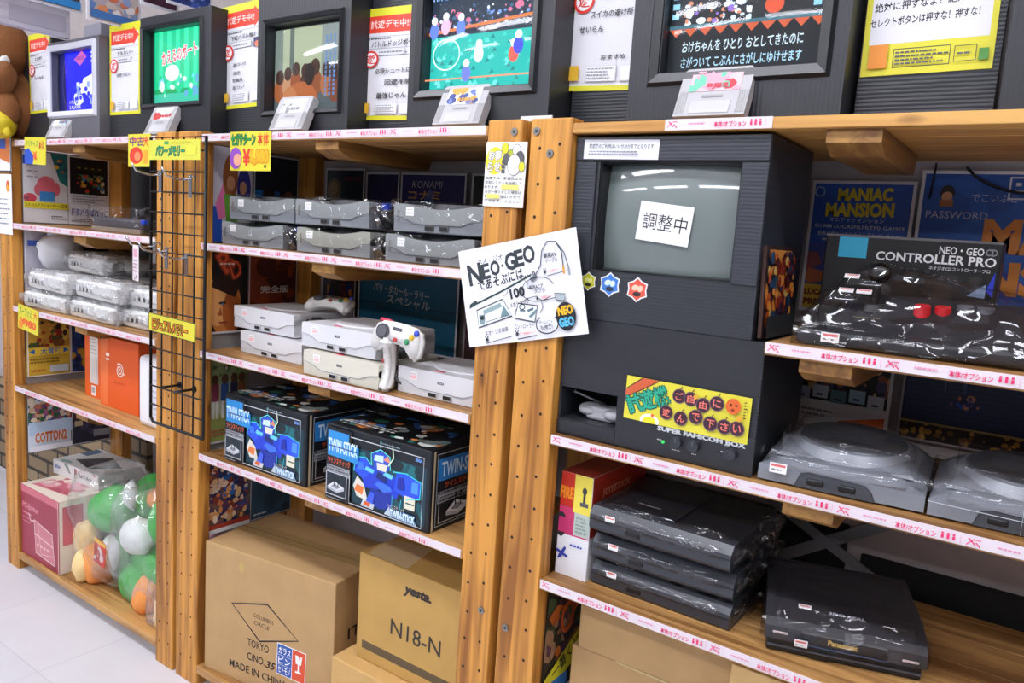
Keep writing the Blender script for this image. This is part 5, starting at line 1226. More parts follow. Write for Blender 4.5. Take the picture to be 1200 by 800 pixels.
tag(a.build('fragile_sticker', FRONT(0.272, -0.0008, 0.072, roll=-0.02), t, loose=True), 'blue and orange fragile sticker')
a = Art(cd, ch, None, 0.0001); a.text('ITEM', 0.12, 0.215, 0.13, 0.03, INK, bold=0.01); a.text("Q'TY", 0.115, 0.155, 0.12, 0.03, INK, bold=0.01); a.build('print', SIDE(cw + 0.0006, 0, 0), t, loose=True)

t = thing('cardboard_carton', 'plain pale carton lying under a taller brown one', 'carton', (-1.335, 0.03, Z_D))
mb = MB(); mb.box((-1.335, 0.03, Z_D), (-0.94, 0.4, 0.285), mat('#c79f62', 0.75, 0, 0.05, 0.1, 14), 0.004, 2); mb.build('carton', t)
mb = MB(); mb.box((-1.3357, 0.18, 0.2), (-0.9393, 0.25, 0.2857), mat('#c2aa78', 0.3)); mb.build('packing_tape', t)
t = thing('cardboard_carton', 'tall brown carton stacked on a paler carton by the middle post', 'carton', (-1.292, 0.07, 0.286))
nx0, nx1, nz0, nz1 = -1.292, -0.95, 0.286, 0.556
mb = MB(); mb.box((nx0, 0.07, nz0), (nx1, 0.42, nz1), CARD2, 0.003, 2); mb.build('carton', t)
mb = MB()
mb.add([(nx0 + 0.02, 0.075, nz1 + 0.0008), (nx0 + 0.15, 0.075, nz1 + 0.0008), (nx0 + 0.12, 0.2, nz1 + 0.0008), (nx0 + 0.0, 0.18, nz1 + 0.0008)], [[0, 1, 2, 3]], mat('#cbb288', 0.35)); mb.build('packing_tape', t)
mb = MB(); mb.box((nx0 + 0.02, 0.0693, nz0 + 0.03), (nx1, 0.0702, nz0 + 0.05), mat('#5a4a30', 0.5)); mb.build('printed_band', t)
a = Art(nx1 - nx0, nz1 - nz0, None, 0.0001); a.text('yesta.', 0.192, 0.222, 0.085, 0.03, INK, bold=0.05, shear=0.25); a.build('logo_print', FRONT(nx0, 0.0694, nz0), t)
a = Art(nx1 - nx0, nz1 - nz0, None, 0.0001); a.text('N18-N', 0.19, 0.118, 0.155, 0.04, INK, bold=0.005, rot=-0.01)
a.build('code_print', FRONT(nx0, 0.0694, nz0), t)

t = thing('cardboard_carton', 'brown carton under the flat one, behind the right post', 'carton', (-0.69, 0.085, Z_D))
mb = MB(); mb.box((-0.70, 0.085, Z_D), (-0.375, 0.41, 0.535), CARD, 0.003); mb.build('carton', t)
t = thing('cardboard_carton', 'brown carton upper one of two below the black console stack', 'carton', (-0.69, 0.085, 0.5362))
mb = MB(); mb.box((-0.686, 0.08, 0.5362), (-0.37, 0.41, 0.655), CARD, 0.005); mb.build('carton', t)
mb = MB(); mb.box((-0.60, 0.0792, 0.5362), (-0.38, 0.08, 0.54), mat('#c2aa78', 0.3)); mb.build('packing_tape', t)
t = thing('cardboard_carton', 'light carton with blue rounded mark at the bottom right', 'carton', (-0.365, 0.02, Z_D))
mb = MB(); mb.box((-0.362, 0.022, Z_D), (0.05, 0.4, 0.655), mat('#c9a56c', 0.75, 0, 0.05, 0.1, 14), 0.003); mb.build('carton', t)
a = Art(0.38, 0.1, None, 0.0001); a.ell(0.03, 0.05, 0.024, 0.03, '#2a78c8'); a.rect(0.03, 0.02, 0.3, 0.06, '#2a78c8'); a.text('Joshin', 0.13, 0.05, 0.15, 0.035, '#e8ecf0', bold=0.05); a.build('print', FRONT(-0.352, 0.0214, 0.545), t)

# ------------------------------------------------------------------ hanging tags
def hangtag(x, z, w, h, label, draw, roll=0.0):
    a = Art(w, h, '#d8cc38', 0.0015); draw(a)
    return tag(a.build('hanging_tag', FRONT(x, -0.004, z, roll=roll)), label, 'tag', 'yellow price tags on the shelf edges')
def d1(a):
    w, h = a.w, a.h; a.text('ドリキャス', w * 0.36, h * 0.76, w * 0.56, h * 0.26, '#1a8a4a', bold=0.12); a.text('本体', w * 0.8, h * 0.72, w * 0.24, h * 0.36, '#c83a2a', bold=0.08); a.poly([(0, 0), (w * 0.4, 0), (w * 0.45, h * 0.3), (w * 0.2, h * 0.6), (0, h * 0.5)], '#2a50b8'); a.poly([(w * 0.4, h * 0.25), (w * 0.6, h * 0.15), (w * 0.55, h * 0.5)], '#d84a2a'); a.text('¥', w * 0.5, h * 0.32, w * 0.2, h * 0.32, '#e06a2a', bold=0.1)
def d2(a):
    w, h = a.w, a.h; a.text('中古', w * 0.4, h * 0.78, w * 0.66, h * 0.3, '#4a2a7a', bold=0.12); a.text('大', w * 0.8, h * 0.75, w * 0.26, h * 0.3, '#e0502a', bold=0.1); a.ell(w * 0.36, h * 0.35, w * 0.3, h * 0.26, '#d83a2a'); a.ell(w * 0.42, h * 0.32, w * 0.14, h * 0.14, '#e88a5a'); a.rect(w * 0.7, h * 0.1, w * 0.2, h * 0.4, '#e0a030')
def d3(a):
    w, h = a.w, a.h; a.text('セガサターン', w * 0.33, h * 0.8, w * 0.6, h * 0.3, '#1a9a4a', bold=0.14, outline='#0c4a2a', ow=0.1); a.text('本体', w * 0.82, h * 0.8, w * 0.28, h * 0.32, '#e0502a', bold=0.1); a.text('¥', w * 0.42, h * 0.34, w * 0.2, h * 0.44, '#d83a2a', bold=0.12); a.text('1,980', w * 0.75, h * 0.34, w * 0.42, h * 0.4, '#f0b020', bold=0.14, outline='#d88a10', ow=0.1); a.ell(w * 0.15, h * 0.32, w * 0.15, h * 0.28, '#8a4ab0'); a.ell(w * 0.2, h * 0.28, w * 0.1, h * 0.16, '#e8a080'); a.rect(w * 0.86, h * 0.08, w * 0.05, h * 0.07, '#222222')
def d4(a):
    w, h = a.w, a.h; a.text('スーファミ', w * 0.38, h * 0.74, w * 0.6, h * 0.34, '#1a8a4a', bold=0.14); a.text('大', w * 0.85, h * 0.75, w * 0.2, h * 0.3, '#d83a2a', bold=0.1); a.text('¥980', w * 0.5, h * 0.32, w * 0.8, h * 0.34, '#e0502a', bold=0.12); a.rect(w * 0.05, h * 0.05, w * 0.2, h * 0.3, '#e08a2a')
hangtag(-2.852, 1.463, 0.148, 0.086, 'yellow tag with blue splash on the top shelf edge, far left', d1, -0.03)
hangtag(-2.205, 1.456, 0.115, 0.09, 'yellow tag with purple characters beside the grid rack top', d2)
hangtag(-1.727, 1.449, 0.158, 0.094, 'big yellow tag with green characters above the grey consoles', d3)
hangtag(-2.93, 0.905, 0.15, 0.084, 'yellow tag with red price below the white bagged consoles', d4, -0.08)

# ------------------------------------------------------------------ wire grid hung on the double post
YG = -0.062
GX0, GX1, GZ0, GZ1 = -1.985, -1.74, 0.765, 1.525
grid = thing('wire_grid_rack', 'black wire grid rack hung on the left double post', 'grid rack', (-1.87, YG, GZ0))
WB = mat('#161618', 0.4, 0.3)
mb = MB(); mb.tube([(GX0, YG, GZ0 + 0.012), (GX0, YG, GZ1), (GX1, YG, GZ1), (GX1, YG, GZ0)], 0.0042, WB, 8); mb.tube([(GX0, YG, GZ0 + 0.012), (GX0 + 0.012, YG, GZ0), (GX1, YG, GZ0)], 0.0042, WB, 8); mb.build('outer_frame', grid)
mb = MB()
for i in range(1, 5): x = GX0 + (GX1 - GX0) * i / 5; mb.tube([(x, YG + 0.002, GZ0), (x, YG + 0.002, GZ1)], 0.0022, WB, 6)
k = 0
z = GZ0 + 0.05
while z < GZ1 - 0.02: mb.tube([(GX0, YG - 0.002, z), (GX1, YG - 0.002, z)], 0.0022, WB, 6); z += 0.052
mb.build('wire_mesh', grid)
for zz in (GZ1 - 0.01, GZ0 + 0.1):
    for xx in (-1.945, -1.875):
        mb = MB(); mb.tube([(xx, YG, zz), (xx, 0.002, zz)], 0.0035, WB, 8); mb.cyl((xx, -0.004, zz), (xx, 0.002, zz), 0.009, WB); mb.build('spacer', grid)
def hook(x, z, label, ang=0.0, ln=0.065):
    t = thing('grid_hook', label, 'hook', (x, YG, z), group='chrome hooks on the wire grid')
    mb = MB(); mb.box((x - 0.007, YG - 0.009, z - 0.045), (x + 0.007, YG - 0.0055, z + 0.012), CHROME, 0.001, 1); mb.tube([(x, YG - 0.009, z + 0.006), (x, YG + 0.006, z + 0.01), (x, YG + 0.008, z + 0.0)], 0.0022, CHROME, 6); mb.build('bracket', t)
    mb = MB(); dx = math.sin(ang); dy = -math.cos(ang)
    pts = [(x, YG - 0.008, z), (x + dx * 0.03, YG - 0.008 + dy * 0.03, z - 0.003), (x + dx * ln, YG - 0.008 + dy * ln, z + 0.004), (x + dx * (ln + 0.012), YG - 0.008 + dy * (ln + 0.012), z + 0.022)]
    mb.tube(pts, 0.0026, CHROME, 8); mb.build('prong', t)
hook(-1.93, 1.43, 'upper left chrome hook on the wire grid', 0.05)
hook(-1.795, 1.42, 'upper right chrome hook on the wire grid', 0.05)
hook(-1.955, 1.245, 'lower left chrome hook on the wire grid', 0.05)
hook(-1.9, 1.235, 'lower middle chrome hook on the wire grid', 0.05)
hook(-1.81, 1.225, 'lower right chrome hook on the wire grid', 0.05)
a = Art(0.05, 0.09, '#e8dde2', 0.0012); a.rect(0.005, 0.06, 0.04, 0.02, '#d8a0b0'); a.scrib(0.006, 0.02, 0.038, 0.035, 4, '#b08a98', 3); a.collage(0.005, 0.003, 0.04, 0.018, ['#4a4a54', '#8a7a6a', '#e8dde2'], 6, 3, 0.2, 0.5)
tag(a.build('price_card', FRONT(-1.945, YG - 0.072, 1.158, yaw=-0.25)), 'small pinkish card hanging from the lower left hook', 'card')
a = Art(0.225, 0.05, '#cfce48', 0.0015); a.text('パワーメモリー', 0.095, 0.022, 0.13, 0.026, '#1a9a6a', bold=0.14, outline='#0c4a34', ow=0.1); a.scrib(0.1, 0.037, 0.11, 0.01, 1, '#c8b83a', 4); a.rect(0.17, 0.012, 0.04, 0.022, '#e0d848'); a.rect(0.07, 0.038, 0.02, 0.008, '#4a9a4a')
tag(a.build('grid_sign', FRONT(-1.978, YG - 0.0085, 1.468)), 'yellow sign with green lettering at the top of wire grid', 'sign')
a = Art(0.215, 0.05, '#d6cc3a', 0.0015); a.text('ビジュアルメモリー', 0.1, 0.023, 0.165, 0.03, '#e88a1a', bold=0.12, outline='#3a2408', ow=0.14); a.frame(0, 0, 0.215, 0.05, 0.002, '#2a2a2a')
tag(a.build('grid_sign', FRONT(-1.982, YG - 0.0085, 1.018, roll=-0.025)), 'yellow sign with orange lettering midway down the wire grid', 'sign')

# papers on the far left post
a = Art(0.12, 0.2, '#e8e6ea', 0.001); a.poly([(0.02, 0.05), (0.11, 0.03), (0.11, 0.17), (0.02, 0.19)], '#d87a3a'); a.rect(0.03, 0.08, 0.05, 0.06, '#3a5ab0'); a.frame(0, 0, 0.12, 0.2, 0.006, '#2a2a2e')
tag(a.build('notice', FRONT(-3.073, -0.004, 1.433)), 'black edged notice on the far left post', 'notice')
a = Art(0.115, 0.205, '#eceaee', 0.001); a.scrib(0.02, 0.03, 0.085, 0.1, 6, '#6a6a74', 3, 0.2); a.ell(0.09, 0.165, 0.012, 0.02, '#d85a2a'); a.ell(0.09, 0.158, 0.007, 0.012, '#f0b030')
tag(a.build('notice', FRONT(-3.07, -0.004, 1.222)), 'white handwritten notice lower on the far left post', 'notice')

# ------------------------------------------------------------------ signs on the centre posts
a = Art(0.094, 0.12, '#f0efec', 0.0008); a.ell(0.022, 0.085, 0.022, 0.026, '#f0dc2a'); a.text('お得', 0.022, 0.095, 0.03, 0.017, '#f6f4f0', bold=0.08, outline='#8a8a8a', ow=0.12); a.text('らせ', 0.022, 0.074, 0.03, 0.017, '#f6f4f0', bold=0.08, outline='#8a8a8a', ow=0.12)
for x, y, r, c in ((0.045, 0.108, 0.008, '#f0dc2a'), (0.06, 0.093, 0.01, '#a8b030'), (0.072, 0.104, 0.009, '#e8e8e4'), (0.05, 0.088, 0.008, '#5a5a5e'), (0.08, 0.09, 0.01, '#5a5a5e'), (0.068, 0.078, 0.015, '#e8e6e2'), (0.086, 0.075, 0.007, '#d8d030')): a.ell(x, y, r, r * 1.3, c); a.ring(x, y, r, r * 1.3, 0.001, '#4a4a4e', 16)
for k in range(3): a.rect(0.04, 0.062 + k * 0.009, 0.008, 0.007, '#55555a')
for k, tx in enumerate(('当店では、静音防止の', '防犯システムを採用して', 'おります。', '万が一鳴りました場合は', 'お店にご連絡させて', '頂きます。ください')): a.text(tx, 0.047 if k != 2 else 0.02, 0.053 - k * 0.0085, 0.085 if k != 2 else 0.034, 0.0055, '#33333a', bold=0.03)
a.rect(0.043, 0.033, 0.04, 0.008, '#f0e070'); a.rect(0.01, 0.015, 0.03, 0.008, '#f0e070')
tag(a.build('shop_notice', FRONT(-0.924, -0.004, 1.389, roll=-0.012)), 'white and yellow notice taped to the top of the middle post', 'notice')
mb = MB(); mb.box((-0.8405, -0.0038, 1.388), (-0.8295, -0.003, 1.508), mat('#b87a86', 0.3)); tag(mb.build('tape_strip'), 'strip of pinkish tape along the notice on the middle post', 'tape')
a = Art(0.07, 0.009, '#e0e0e2', 0.004); tag(a.build('paper_slip', FRONT(-0.872, 0.03, 1.551)), 'white paper slip on top of the centre double post', 'paper')

sw, sh_ = 0.272, 0.19
a = Art(sw, sh_, '#e4e4ea', 0.0012)
K = '#23272c'
a.text('ネオ・ジオ', 0.075, 0.162, 0.06, 0.012, K, bold=0.0, rot=0.04)
for ch_, x, y, w_, h_ in (('N', 0.035, 0.14, 0.034, 0.042), ('E', 0.062, 0.142, 0.02, 0.03), ('O', 0.085, 0.145, 0.023, 0.03), ('・', 0.103, 0.147, 0.005, 0.006), ('G', 0.122, 0.152, 0.025, 0.034), ('E', 0.143, 0.155, 0.02, 0.032), ('O', 0.166, 0.159, 0.027, 0.034)): a.text(ch_, x, y, w_, h_, '#30383c', bold=0.035, rot=0.06)
a.text('であそぶには…。', 0.107, 0.122, 0.135, 0.02, K, bold=0.02, rot=0.1)
a.line([(0.015, 0.078), (0.03, 0.083), (0.09, 0.098), (0.165, 0.12)], 0.0035, '#2c4440'); a.poly([(0.012, 0.075), (0.035, 0.083), (0.03, 0.09), (0.014, 0.083)], '#2c4440')
a.text('100', 0.13, 0.092, 0.034, 0.02, K, bold=0.04, rot=0.08); a.text('メガショック', 0.132, 0.072, 0.044, 0.011, K, bold=0.0, rot=0.12)
a.line([(0.098, 0.089), (0.108, 0.095), (0.107, 0.101)], 0.001, K); a.line([(0.15, 0.112), (0.158, 0.106), (0.153, 0.099), (0.16, 0.095)], 0.0012, K); a.line([(0.12, 0.058), (0.128, 0.064), (0.134, 0.06), (0.142, 0.067), (0.15, 0.062)], 0.0012, K)
# console and joystick drawings
a.poly([(0.03, 0.07), (0.095, 0.084), (0.112, 0.05), (0.03, 0.036)], '#dfe4e6'); a.line([(0.03, 0.07), (0.095, 0.084), (0.112, 0.05), (0.03, 0.036)], 0.0024, K, True); a.poly([(0.045, 0.068), (0.088, 0.078), (0.092, 0.07), (0.048, 0.06)], '#8fa6aa'); a.poly([(0.085, 0.05), (0.095, 0.072), (0.108, 0.051)], '#6f8a90'); a.poly([(0.034, 0.06), (0.048, 0.06), (0.045, 0.04), (0.033, 0.042)], '#7f969a'); a.line([(0.046, 0.064), (0.048, 0.045), (0.1, 0.052)], 0.001, K); a.ell(0.041, 0.054, 0.005, 0.004, K)
a.poly([(0.13, 0.072), (0.172, 0.062), (0.162, 0.033), (0.118, 0.045)], '#dfe4e6'); a.line([(0.13, 0.072), (0.172, 0.062), (0.162, 0.033), (0.118, 0.045)], 0.0024, K, True); a.ring(0.138, 0.064, 0.006, 0.005, 0.002, K, 16); a.line([(0.132, 0.058), (0.144, 0.056)], 0.003, '#4f6a70'); a.poly([(0.15, 0.045), (0.168, 0.056), (0.17, 0.051), (0.155, 0.041)], '#6f8a90'); a.poly([(0.148, 0.057), (0.163, 0.06), (0.163, 0.056), (0.15, 0.053)], '#4f6a70')
a.line([(0.138, 0.072), (0.15, 0.078), (0.17, 0.08), (0.182, 0.072), (0.184, 0.058), (0.176, 0.048)], 0.0012, K)
a.text('ネオ・ジオ本体', 0.072, 0.025, 0.056, 0.01, K, bold=0.0, rot=0.08); a.text('コントローラー', 0.138, 0.028, 0.045, 0.009, K, bold=0.0, rot=-0.04); a.text('¥', 0.047, 0.008 + 0.004, 0.01, 0.012, K, bold=0.02); a.line([(0.043, 0.004), (0.107, 0.012)], 0.0013, K); a.text('¥', 0.12, 0.016, 0.009, 0.012, K, bold=0.02); a.line([(0.12, 0.005), (0.164, 0.008)], 0.0018, K); a.text('7,980ー', 0.143, 0.014, 0.034, 0.005, '#e8604a')
# cables
a.line([(0.176, 0.118), (0.19, 0.135), (0.196, 0.16), (0.21, 0.175), (0.228, 0.172), (0.238, 0.152), (0.238, 0.125)], 0.0022, '#4a5258'); a.line([(0.228, 0.172), (0.243, 0.15), (0.249, 0.122)], 0.0018, '#4a5258'); a.rect(0.164, 0.109, 0.016, 0.009, '#6a7278', 0.5); a.rect(0.236, 0.112, 0.004, 0.014, '#d89a2a'); a.rect(0.247, 0.108, 0.004, 0.014, '#9aa0a8')
a.text('専用AV', 0.213, 0.15, 0.028, 0.01, K, bold=0.03); a.text('ケーブル', 0.215, 0.14, 0.026, 0.008, K, bold=0.0); a.text('¥', 0.198, 0.122, 0.007, 0.011, K, bold=0.02); a.line([(0.203, 0.113), (0.236, 0.116)], 0.0013, K); a.text('1,280ー', 0.218, 0.121, 0.024, 0.005, '#e8604a')
a.ring(0.178, 0.092, 0.036, 0.022, 0.0014, K, 28, 0.2, 5.6); a.text('専用ACア', 0.175, 0.097, 0.032, 0.009, K, bold=0.03); a.text('ダプタ', 0.182, 0.089, 0.024, 0.008, K, bold=0.0); a.text('¥', 0.175, 0.076, 0.006, 0.01, K, bold=0.02); a.line([(0.18, 0.07), (0.215, 0.072)], 0.0013, K); a.text('980ー', 0.195, 0.076, 0.02, 0.005, '#e8604a'); a.poly([(0.213, 0.08), (0.236, 0.076), (0.232, 0.064), (0.215, 0.068)], '#aab4b8'); a.line([(0.213, 0.08), (0.236, 0.076), (0.232, 0.064), (0.215, 0.068)], 0.0015, K, True)
a.ring(0.19, 0.026, 0.024, 0.017, 0.0022, K, 22, 2.2, 7.0); a.text('ゲームソフト', 0.188, 0.03, 0.028, 0.007, K); a.text('も充実!', 0.188, 0.021, 0.026, 0.008, K, bold=0.02)
a.ell(0.232, 0.036, 0.021, 0.026, '#181c20'); a.text('NEO', 0.232, 0.047, 0.032, 0.017, '#f0b422', bold=0.06, rot=0.05); a.text('GEO', 0.232, 0.026, 0.032, 0.017, '#58b8e8', bold=0.06, rot=0.05)
tag(a.build('handwritten_sign', FRONT(-0.933, -0.0065, 1.112, roll=0.228)), 'large white hand drawn sign across the two centre posts', 'sign')

# ------------------------------------------------------------------ test monitor cabinets in the right unit
YF = 0.02
UX0, UX1 = -0.734, -0.388
t = thing('monitor_cabinet', 'black upper cabinet with a switched off picture tube and white paper', 'cabinet', (-0.56, YF, 1.197))
win = (-0.686, -0.432, 1.285, 1.475)
cabinet_shell(UX0, UX1, 1.197, 1.517, YF, 0.235, win, ribbed('#2c2e34', 'Z', 0.006), 0.06).build('cabinet', t)
# raised side and top boards round the tube
PB = ribbed('#31343b', 'Z', 0.006)
mb = MB(); mb.box((-0.43, YF - 0.004, 1.283), (UX1, YF, 1.475), PB, 0.001, 1); mb.box((UX0, YF - 0.004, 1.283), (-0.692, YF, 1.475), PB, 0.001, 1); mb.box((UX0, YF - 0.006, 1.477), (UX1, YF, 1.517), PB, 0.001, 1); mb.build('facing_board', t)
bezel_frame((-0.68, -0.436, 1.29, 1.47), YF + 0.006, 0.006, 0.006, mat('#141518', 0.3)).build('bezel', t)
def off_screen():
    m, nt, b = _new('tube_grey')
    b.inputs['Base Color'].default_value = lin('#6c7674'); b.inputs['Roughness'].default_value = 0.35
    b.inputs['Coat Weight'].default_value = 1.0; b.inputs['Coat Roughness'].default_value = 0.03
    return m
tube_face((-0.684, -0.434, 1.287, 1.473), YF + 0.012, 0.022, off_screen()).build('picture_tube', t)
a = Art(0.144, 0.033, '#dcdde2', 0.0006); a.text('試遊機のご利用はいい分30分までとなります', 0.072, 0.022, 0.124, 0.008, '#4a4a52', bold=0.02); a.scrib(0.01, 0.006, 0.124, 0.009, 2, '#8a8a92', 4)
tag(a.build('usage_label', FRONT(-0.718, YF - 0.0068, 1.4795, roll=-0.012)), 'narrow white usage label above the dark picture tube', 'label')
a = Art(0.098, 0.066, '#e4e4e4', 0.0012); a.text('調整中', 0.05, 0.034, 0.082, 0.028, '#1c1c1e', bold=0.0, rot=0.0)
tag(a.build('paper_note', FRONT(-0.612, YF + 0.0105, 1.345, roll=-0.09)), 'white handwritten note stuck on the dark picture tube', 'note')
def burst(x, z, r, cols, label, seed):
    a = Art(2 * r, 2 * r, None); rd = random.Random(seed)
    P = lambda s, n=11: [(r + s * r * (0.78 + 0.22 * (i % 2)) * math.cos(6.2832 * i / (2 * n)), r + s * r * (0.78 + 0.22 * (i % 2)) * math.sin(6.2832 * i / (2 * n))) for i in range(2 * n)]
    a.mb.prism(P(1.0, 6), -0.0003, 0, mat('#e4e4e6', 0.4), 'xy'); a.poly(P(0.86, 6), cols[0]); a.ell(r * 0.8, r * 1.15, r * 0.3, r * 0.22, cols[1], 0.4); a.ell(r * 1.25, r * 1.1, r * 0.22, r * 0.26, cols[1], -0.4); a.ell(r, r * 0.65, r * 0.35, r * 0.18, '#2a2c34')
    tag(a.build('sticker', FRONT(x - r, YF - 0.0005, z - r)), label, 'sticker', 'burst stickers under the dark picture tube')
burst(-0.692, 1.264, 0.017, ['#c8c81e', '#e8e890'], 'yellow burst sticker beside the hand drawn sign', 1)
burst(-0.648, 1.262, 0.022, ['#3a78c8', '#cfe0f4'], 'blue burst sticker under the dark picture tube', 2)
burst(-0.594, 1.258, 0.022, ['#d8523a', '#f0c0a8'], 'red orange burst sticker under the dark picture tube', 3)

LX0, LX1 = -0.734, -0.366
t = thing('console_cabinet', 'black lower cabinet with a slot, knobs and a yellow sign', 'cabinet', (-0.55, YF, Z_B + 0.001))
win = (-0.73, -0.614, 1.006, 1.066)
lm_ = ribbed('#26282d', 'Z', 0.006)
cabinet_shell(LX0, LX1, Z_B + 0.001, 1.196, YF, 0.26, win, lm_, 0.13).build('cabinet', t)
mb = MB(); mb.box((-0.612, YF - 0.003, Z_B + 0.003), (LX1 + 0.004, YF, 1.04), mat('#26282d', 0.35), 0.001, 1); mb.box((LX0, YF - 0.003, Z_B + 0.003), (-0.612, YF, 1.003), mat('#26282d', 0.35), 0.001, 1)
mb.build('control_panel', t)
mb = MB()
for i in range(40):
    z = Z_B + 0.008 + i * 0.0053; mb.box((LX1 - 0.001, YF + 0.001, z), (LX1 + 0.0012, YF + 0.005, z + 0.0028), mat('#5a5c62', 0.5))
mb.build('corrugated_edge', t)
for x, z, r in ((-0.493, 1.009, 0.0105), (-0.462, 1.009, 0.0105), (-0.398, 1.009, 0.0095)):
    mb = MB(); mb.cyl((x, YF - 0.014, z), (x, YF - 0.002, z), r * 0.92, mat('#303238', 0.3), r, 24); mb.box((x - 0.0008, YF - 0.0146, z), (x + 0.0008, YF - 0.0138, z + r * 0.8), mat('#5a5a5e', 0.4)); mb.build('knob', t)
mb = MB(); mb.cyl((-0.5185, YF - 0.005, 1.0035), (-0.5185, YF - 0.002, 1.0035), 0.0028, emat('#2adf5a', 1.2)); tag(mb.build('power_lamp', t), 'green power lamp')
a = Art(0.24, 0.055, None); a.text('SUPER FAMICOM BOX', 0.158, 0.047, 0.155, 0.0085, '#c8ccd0', bold=0.05); a.build('panel_title', FRONT(-0.612, YF - 0.0033, Z_B + 0.004), t)
for mx_, mz_, mw_ in ((0.082, 0.025, 0.012), (0.11, 0.013, 0.02), (0.146, 0.013, 0.012), (0.195, 0.028, 0.013), (0.2, 0.04, 0.012)):
    a = Art(0.24, 0.055, None); a.scrib(mx_, mz_, mw_, 0.004, 1, '#b0b2b6', 3); a.build('panel_mark', FRONT(-0.612, YF - 0.0033, Z_B + 0.004), t)
t = thing('game_controller', 'grey controller lying in the slot of the black lower cabinet', 'game controller', (-0.655, YF + 0.06, 1.0065))
mb = MB()
mb.ell((-0.69, YF + 0.05, 1.022), (0.024, 0.026, 0.012), mat('#a8a8ac', 0.4), sq=0.85); mb.ell((-0.635, YF + 0.045, 1.021), (0.024, 0.026, 0.012), mat('#a8a8ac', 0.4), sq=0.85); mb.box((-0.692, YF + 0.028, 1.0065), (-0.633, YF + 0.068, 1.032), mat('#b4b4b8', 0.4), 0.006); mb.build('shell', t)
mb = MB(); mb.tube([(-0.675, YF + 0.07, 1.03), (-0.70, YF + 0.05, 1.042), (-0.722, YF + 0.035, 1.052), (-0.728, YF + 0.06, 1.062)], 0.0022, mat('#9a9a9e', 0.4)); mb.build('cable', t)
mb = MB(); mb.box((-0.672, YF + 0.04, 1.0315), (-0.655, YF + 0.056, 1.0345), mat('#55555a', 0.4), 0.001, 1); mb.build('direction_pad', t)

a = Art(0.222, 0.076, '#d8ce3c', 0.001)
a.poly([(0, 0.045), (0, 0.076), (0.03, 0.076), (0.062, 0.076)], '#d8ce3c'); a.poly([(0.0, 0.048), (0.045, 0.076), (0.0, 0.076)], '#d8ce3c')
a.poly([(0.0, 0.05), (0.03, 0.076), (0.06, 0.076), (0.0, 0.036)], '#c85a34'); a.line([(0.0, 0.052), (0.03, 0.076)], 0.0018, '#3a1a10'); a.line([(0.0, 0.036), (0.062, 0.076)], 0.0018, '#3a1a10')
a.text('試遊機', 0.043, 0.04, 0.08, 0.034, '#2aa888', rot=0.42, bold=0.12, outline='#10604c', ow=0.09); a.ell(0.05, 0.004, 0.018, 0.012, '#f4f0e0'); a.ell(0.05, 0.002, 0.013, 0.009, '#f0d828'); a.ell(0.055, 0.014, 0.003, 0.003, '#e8602a')
for k, (c_, x, y) in enumerate((('ご', 0.1, 0.057), ('自', 0.121, 0.056), ('由', 0.143, 0.05), ('に', 0.166, 0.057), ('遊', 0.08, 0.025), ('ん', 0.107, 0.02), ('で', 0.133, 0.028), ('下', 0.159, 0.022), ('さ', 0.183, 0.022), ('い', 0.204, 0.023))):
    a.ell(x, y, 0.0125, 0.0125, '#3a1e2c'); a.ring(x, y, 0.012, 0.012, 0.0012, '#7a5a64', 20); a.text(c_, x, y, 0.0135, 0.0135, '#e87868', bold=0.07); a.line([(x + 0.001, y + 0.012), (x + 0.004, y + 0.017)], 0.0015, '#5a3a20')
a.ell(0.194, 0.058, 0.0125, 0.013, '#d8642a'); a.ell(0.19, 0.06, 0.002, 0.002, '#3a1a10'); a.ell(0.199, 0.06, 0.002, 0.002, '#3a1a10'); a.ell(0.194, 0.052, 0.003, 0.002, '#7a2a10'); a.scrib(0.212, 0.04, 0.006, 0.03, 6, '#6a5a1a', 4); a.ell(0.13, 0.062, 0.004, 0.004, '#e0a030'); a.ell(0.206, 0.04, 0.005, 0.005, '#e0a030')
tag(a.build('yellow_sign', FRONT(-0.597, YF - 0.0045, 1.032, roll=-0.012)), 'yellow cartoon sign with teal characters on the black lower cabinet', 'sign')

a = Art(0.15, 0.147, '#3a2018', 0.006); a.rect(0.006, 0.006, 0.138, 0.135, '#2a2a3a'); a.collage(0.006, 0.006, 0.138, 0.135, ['#c85a24', '#8a2a18', '#e0903a', '#3a2a4a', '#2a4a6a', '#5a1a14', '#d8b060'], 60, 211, 0.06, 0.25); a.rect(0, 0, 0.15, 0.035, '#2a3034'); a.collage(0.006, 0.0, 0.138, 0.035, ['#2a3a3a', '#3a4a4a', '#24302e'], 10, 213)
tag(a.build('game_case', SIDE(-0.376, 0.03, Z_RA + 0.001, tilt=0.04)), 'dark case with orange flame art leaning on upper cabinet side', 'game case')

# ------------------------------------------------------------------ black joystick and its box
nx, nz, ny = -0.338, Z_RA, 0.21
t = thing('joystick_box', 'black box with cyan square and white serif style title', 'box', (-0.21, ny, nz))
mb = MB(); mb.box((nx, ny, nz), (-0.078, ny + 0.07, nz + 0.176), mat('#141315', 0.35, 0, 0, 0.05, 40), 0.002, 1); mb.build('carton', t)
a = Art(0.26, 0.176, None, 0.0001); a.rect(0.022, 0.138, 0.045, 0.034, '#32b4dc'); a.text('NEO・GEO', 0.205, 0.159, 0.062, 0.012, '#f0f0f0', bold=0.05); a.text('CD', 0.246, 0.159, 0.016, 0.011, '#8a8a90', bold=0.03); a.text('CONTROLLER PRO', 0.168, 0.144, 0.172, 0.015, '#f4f4f4', bold=0.025); a.text('ネオジオCDコントローラープロ', 0.205, 0.13, 0.085, 0.006, '#d8d8d8', bold=0.04)
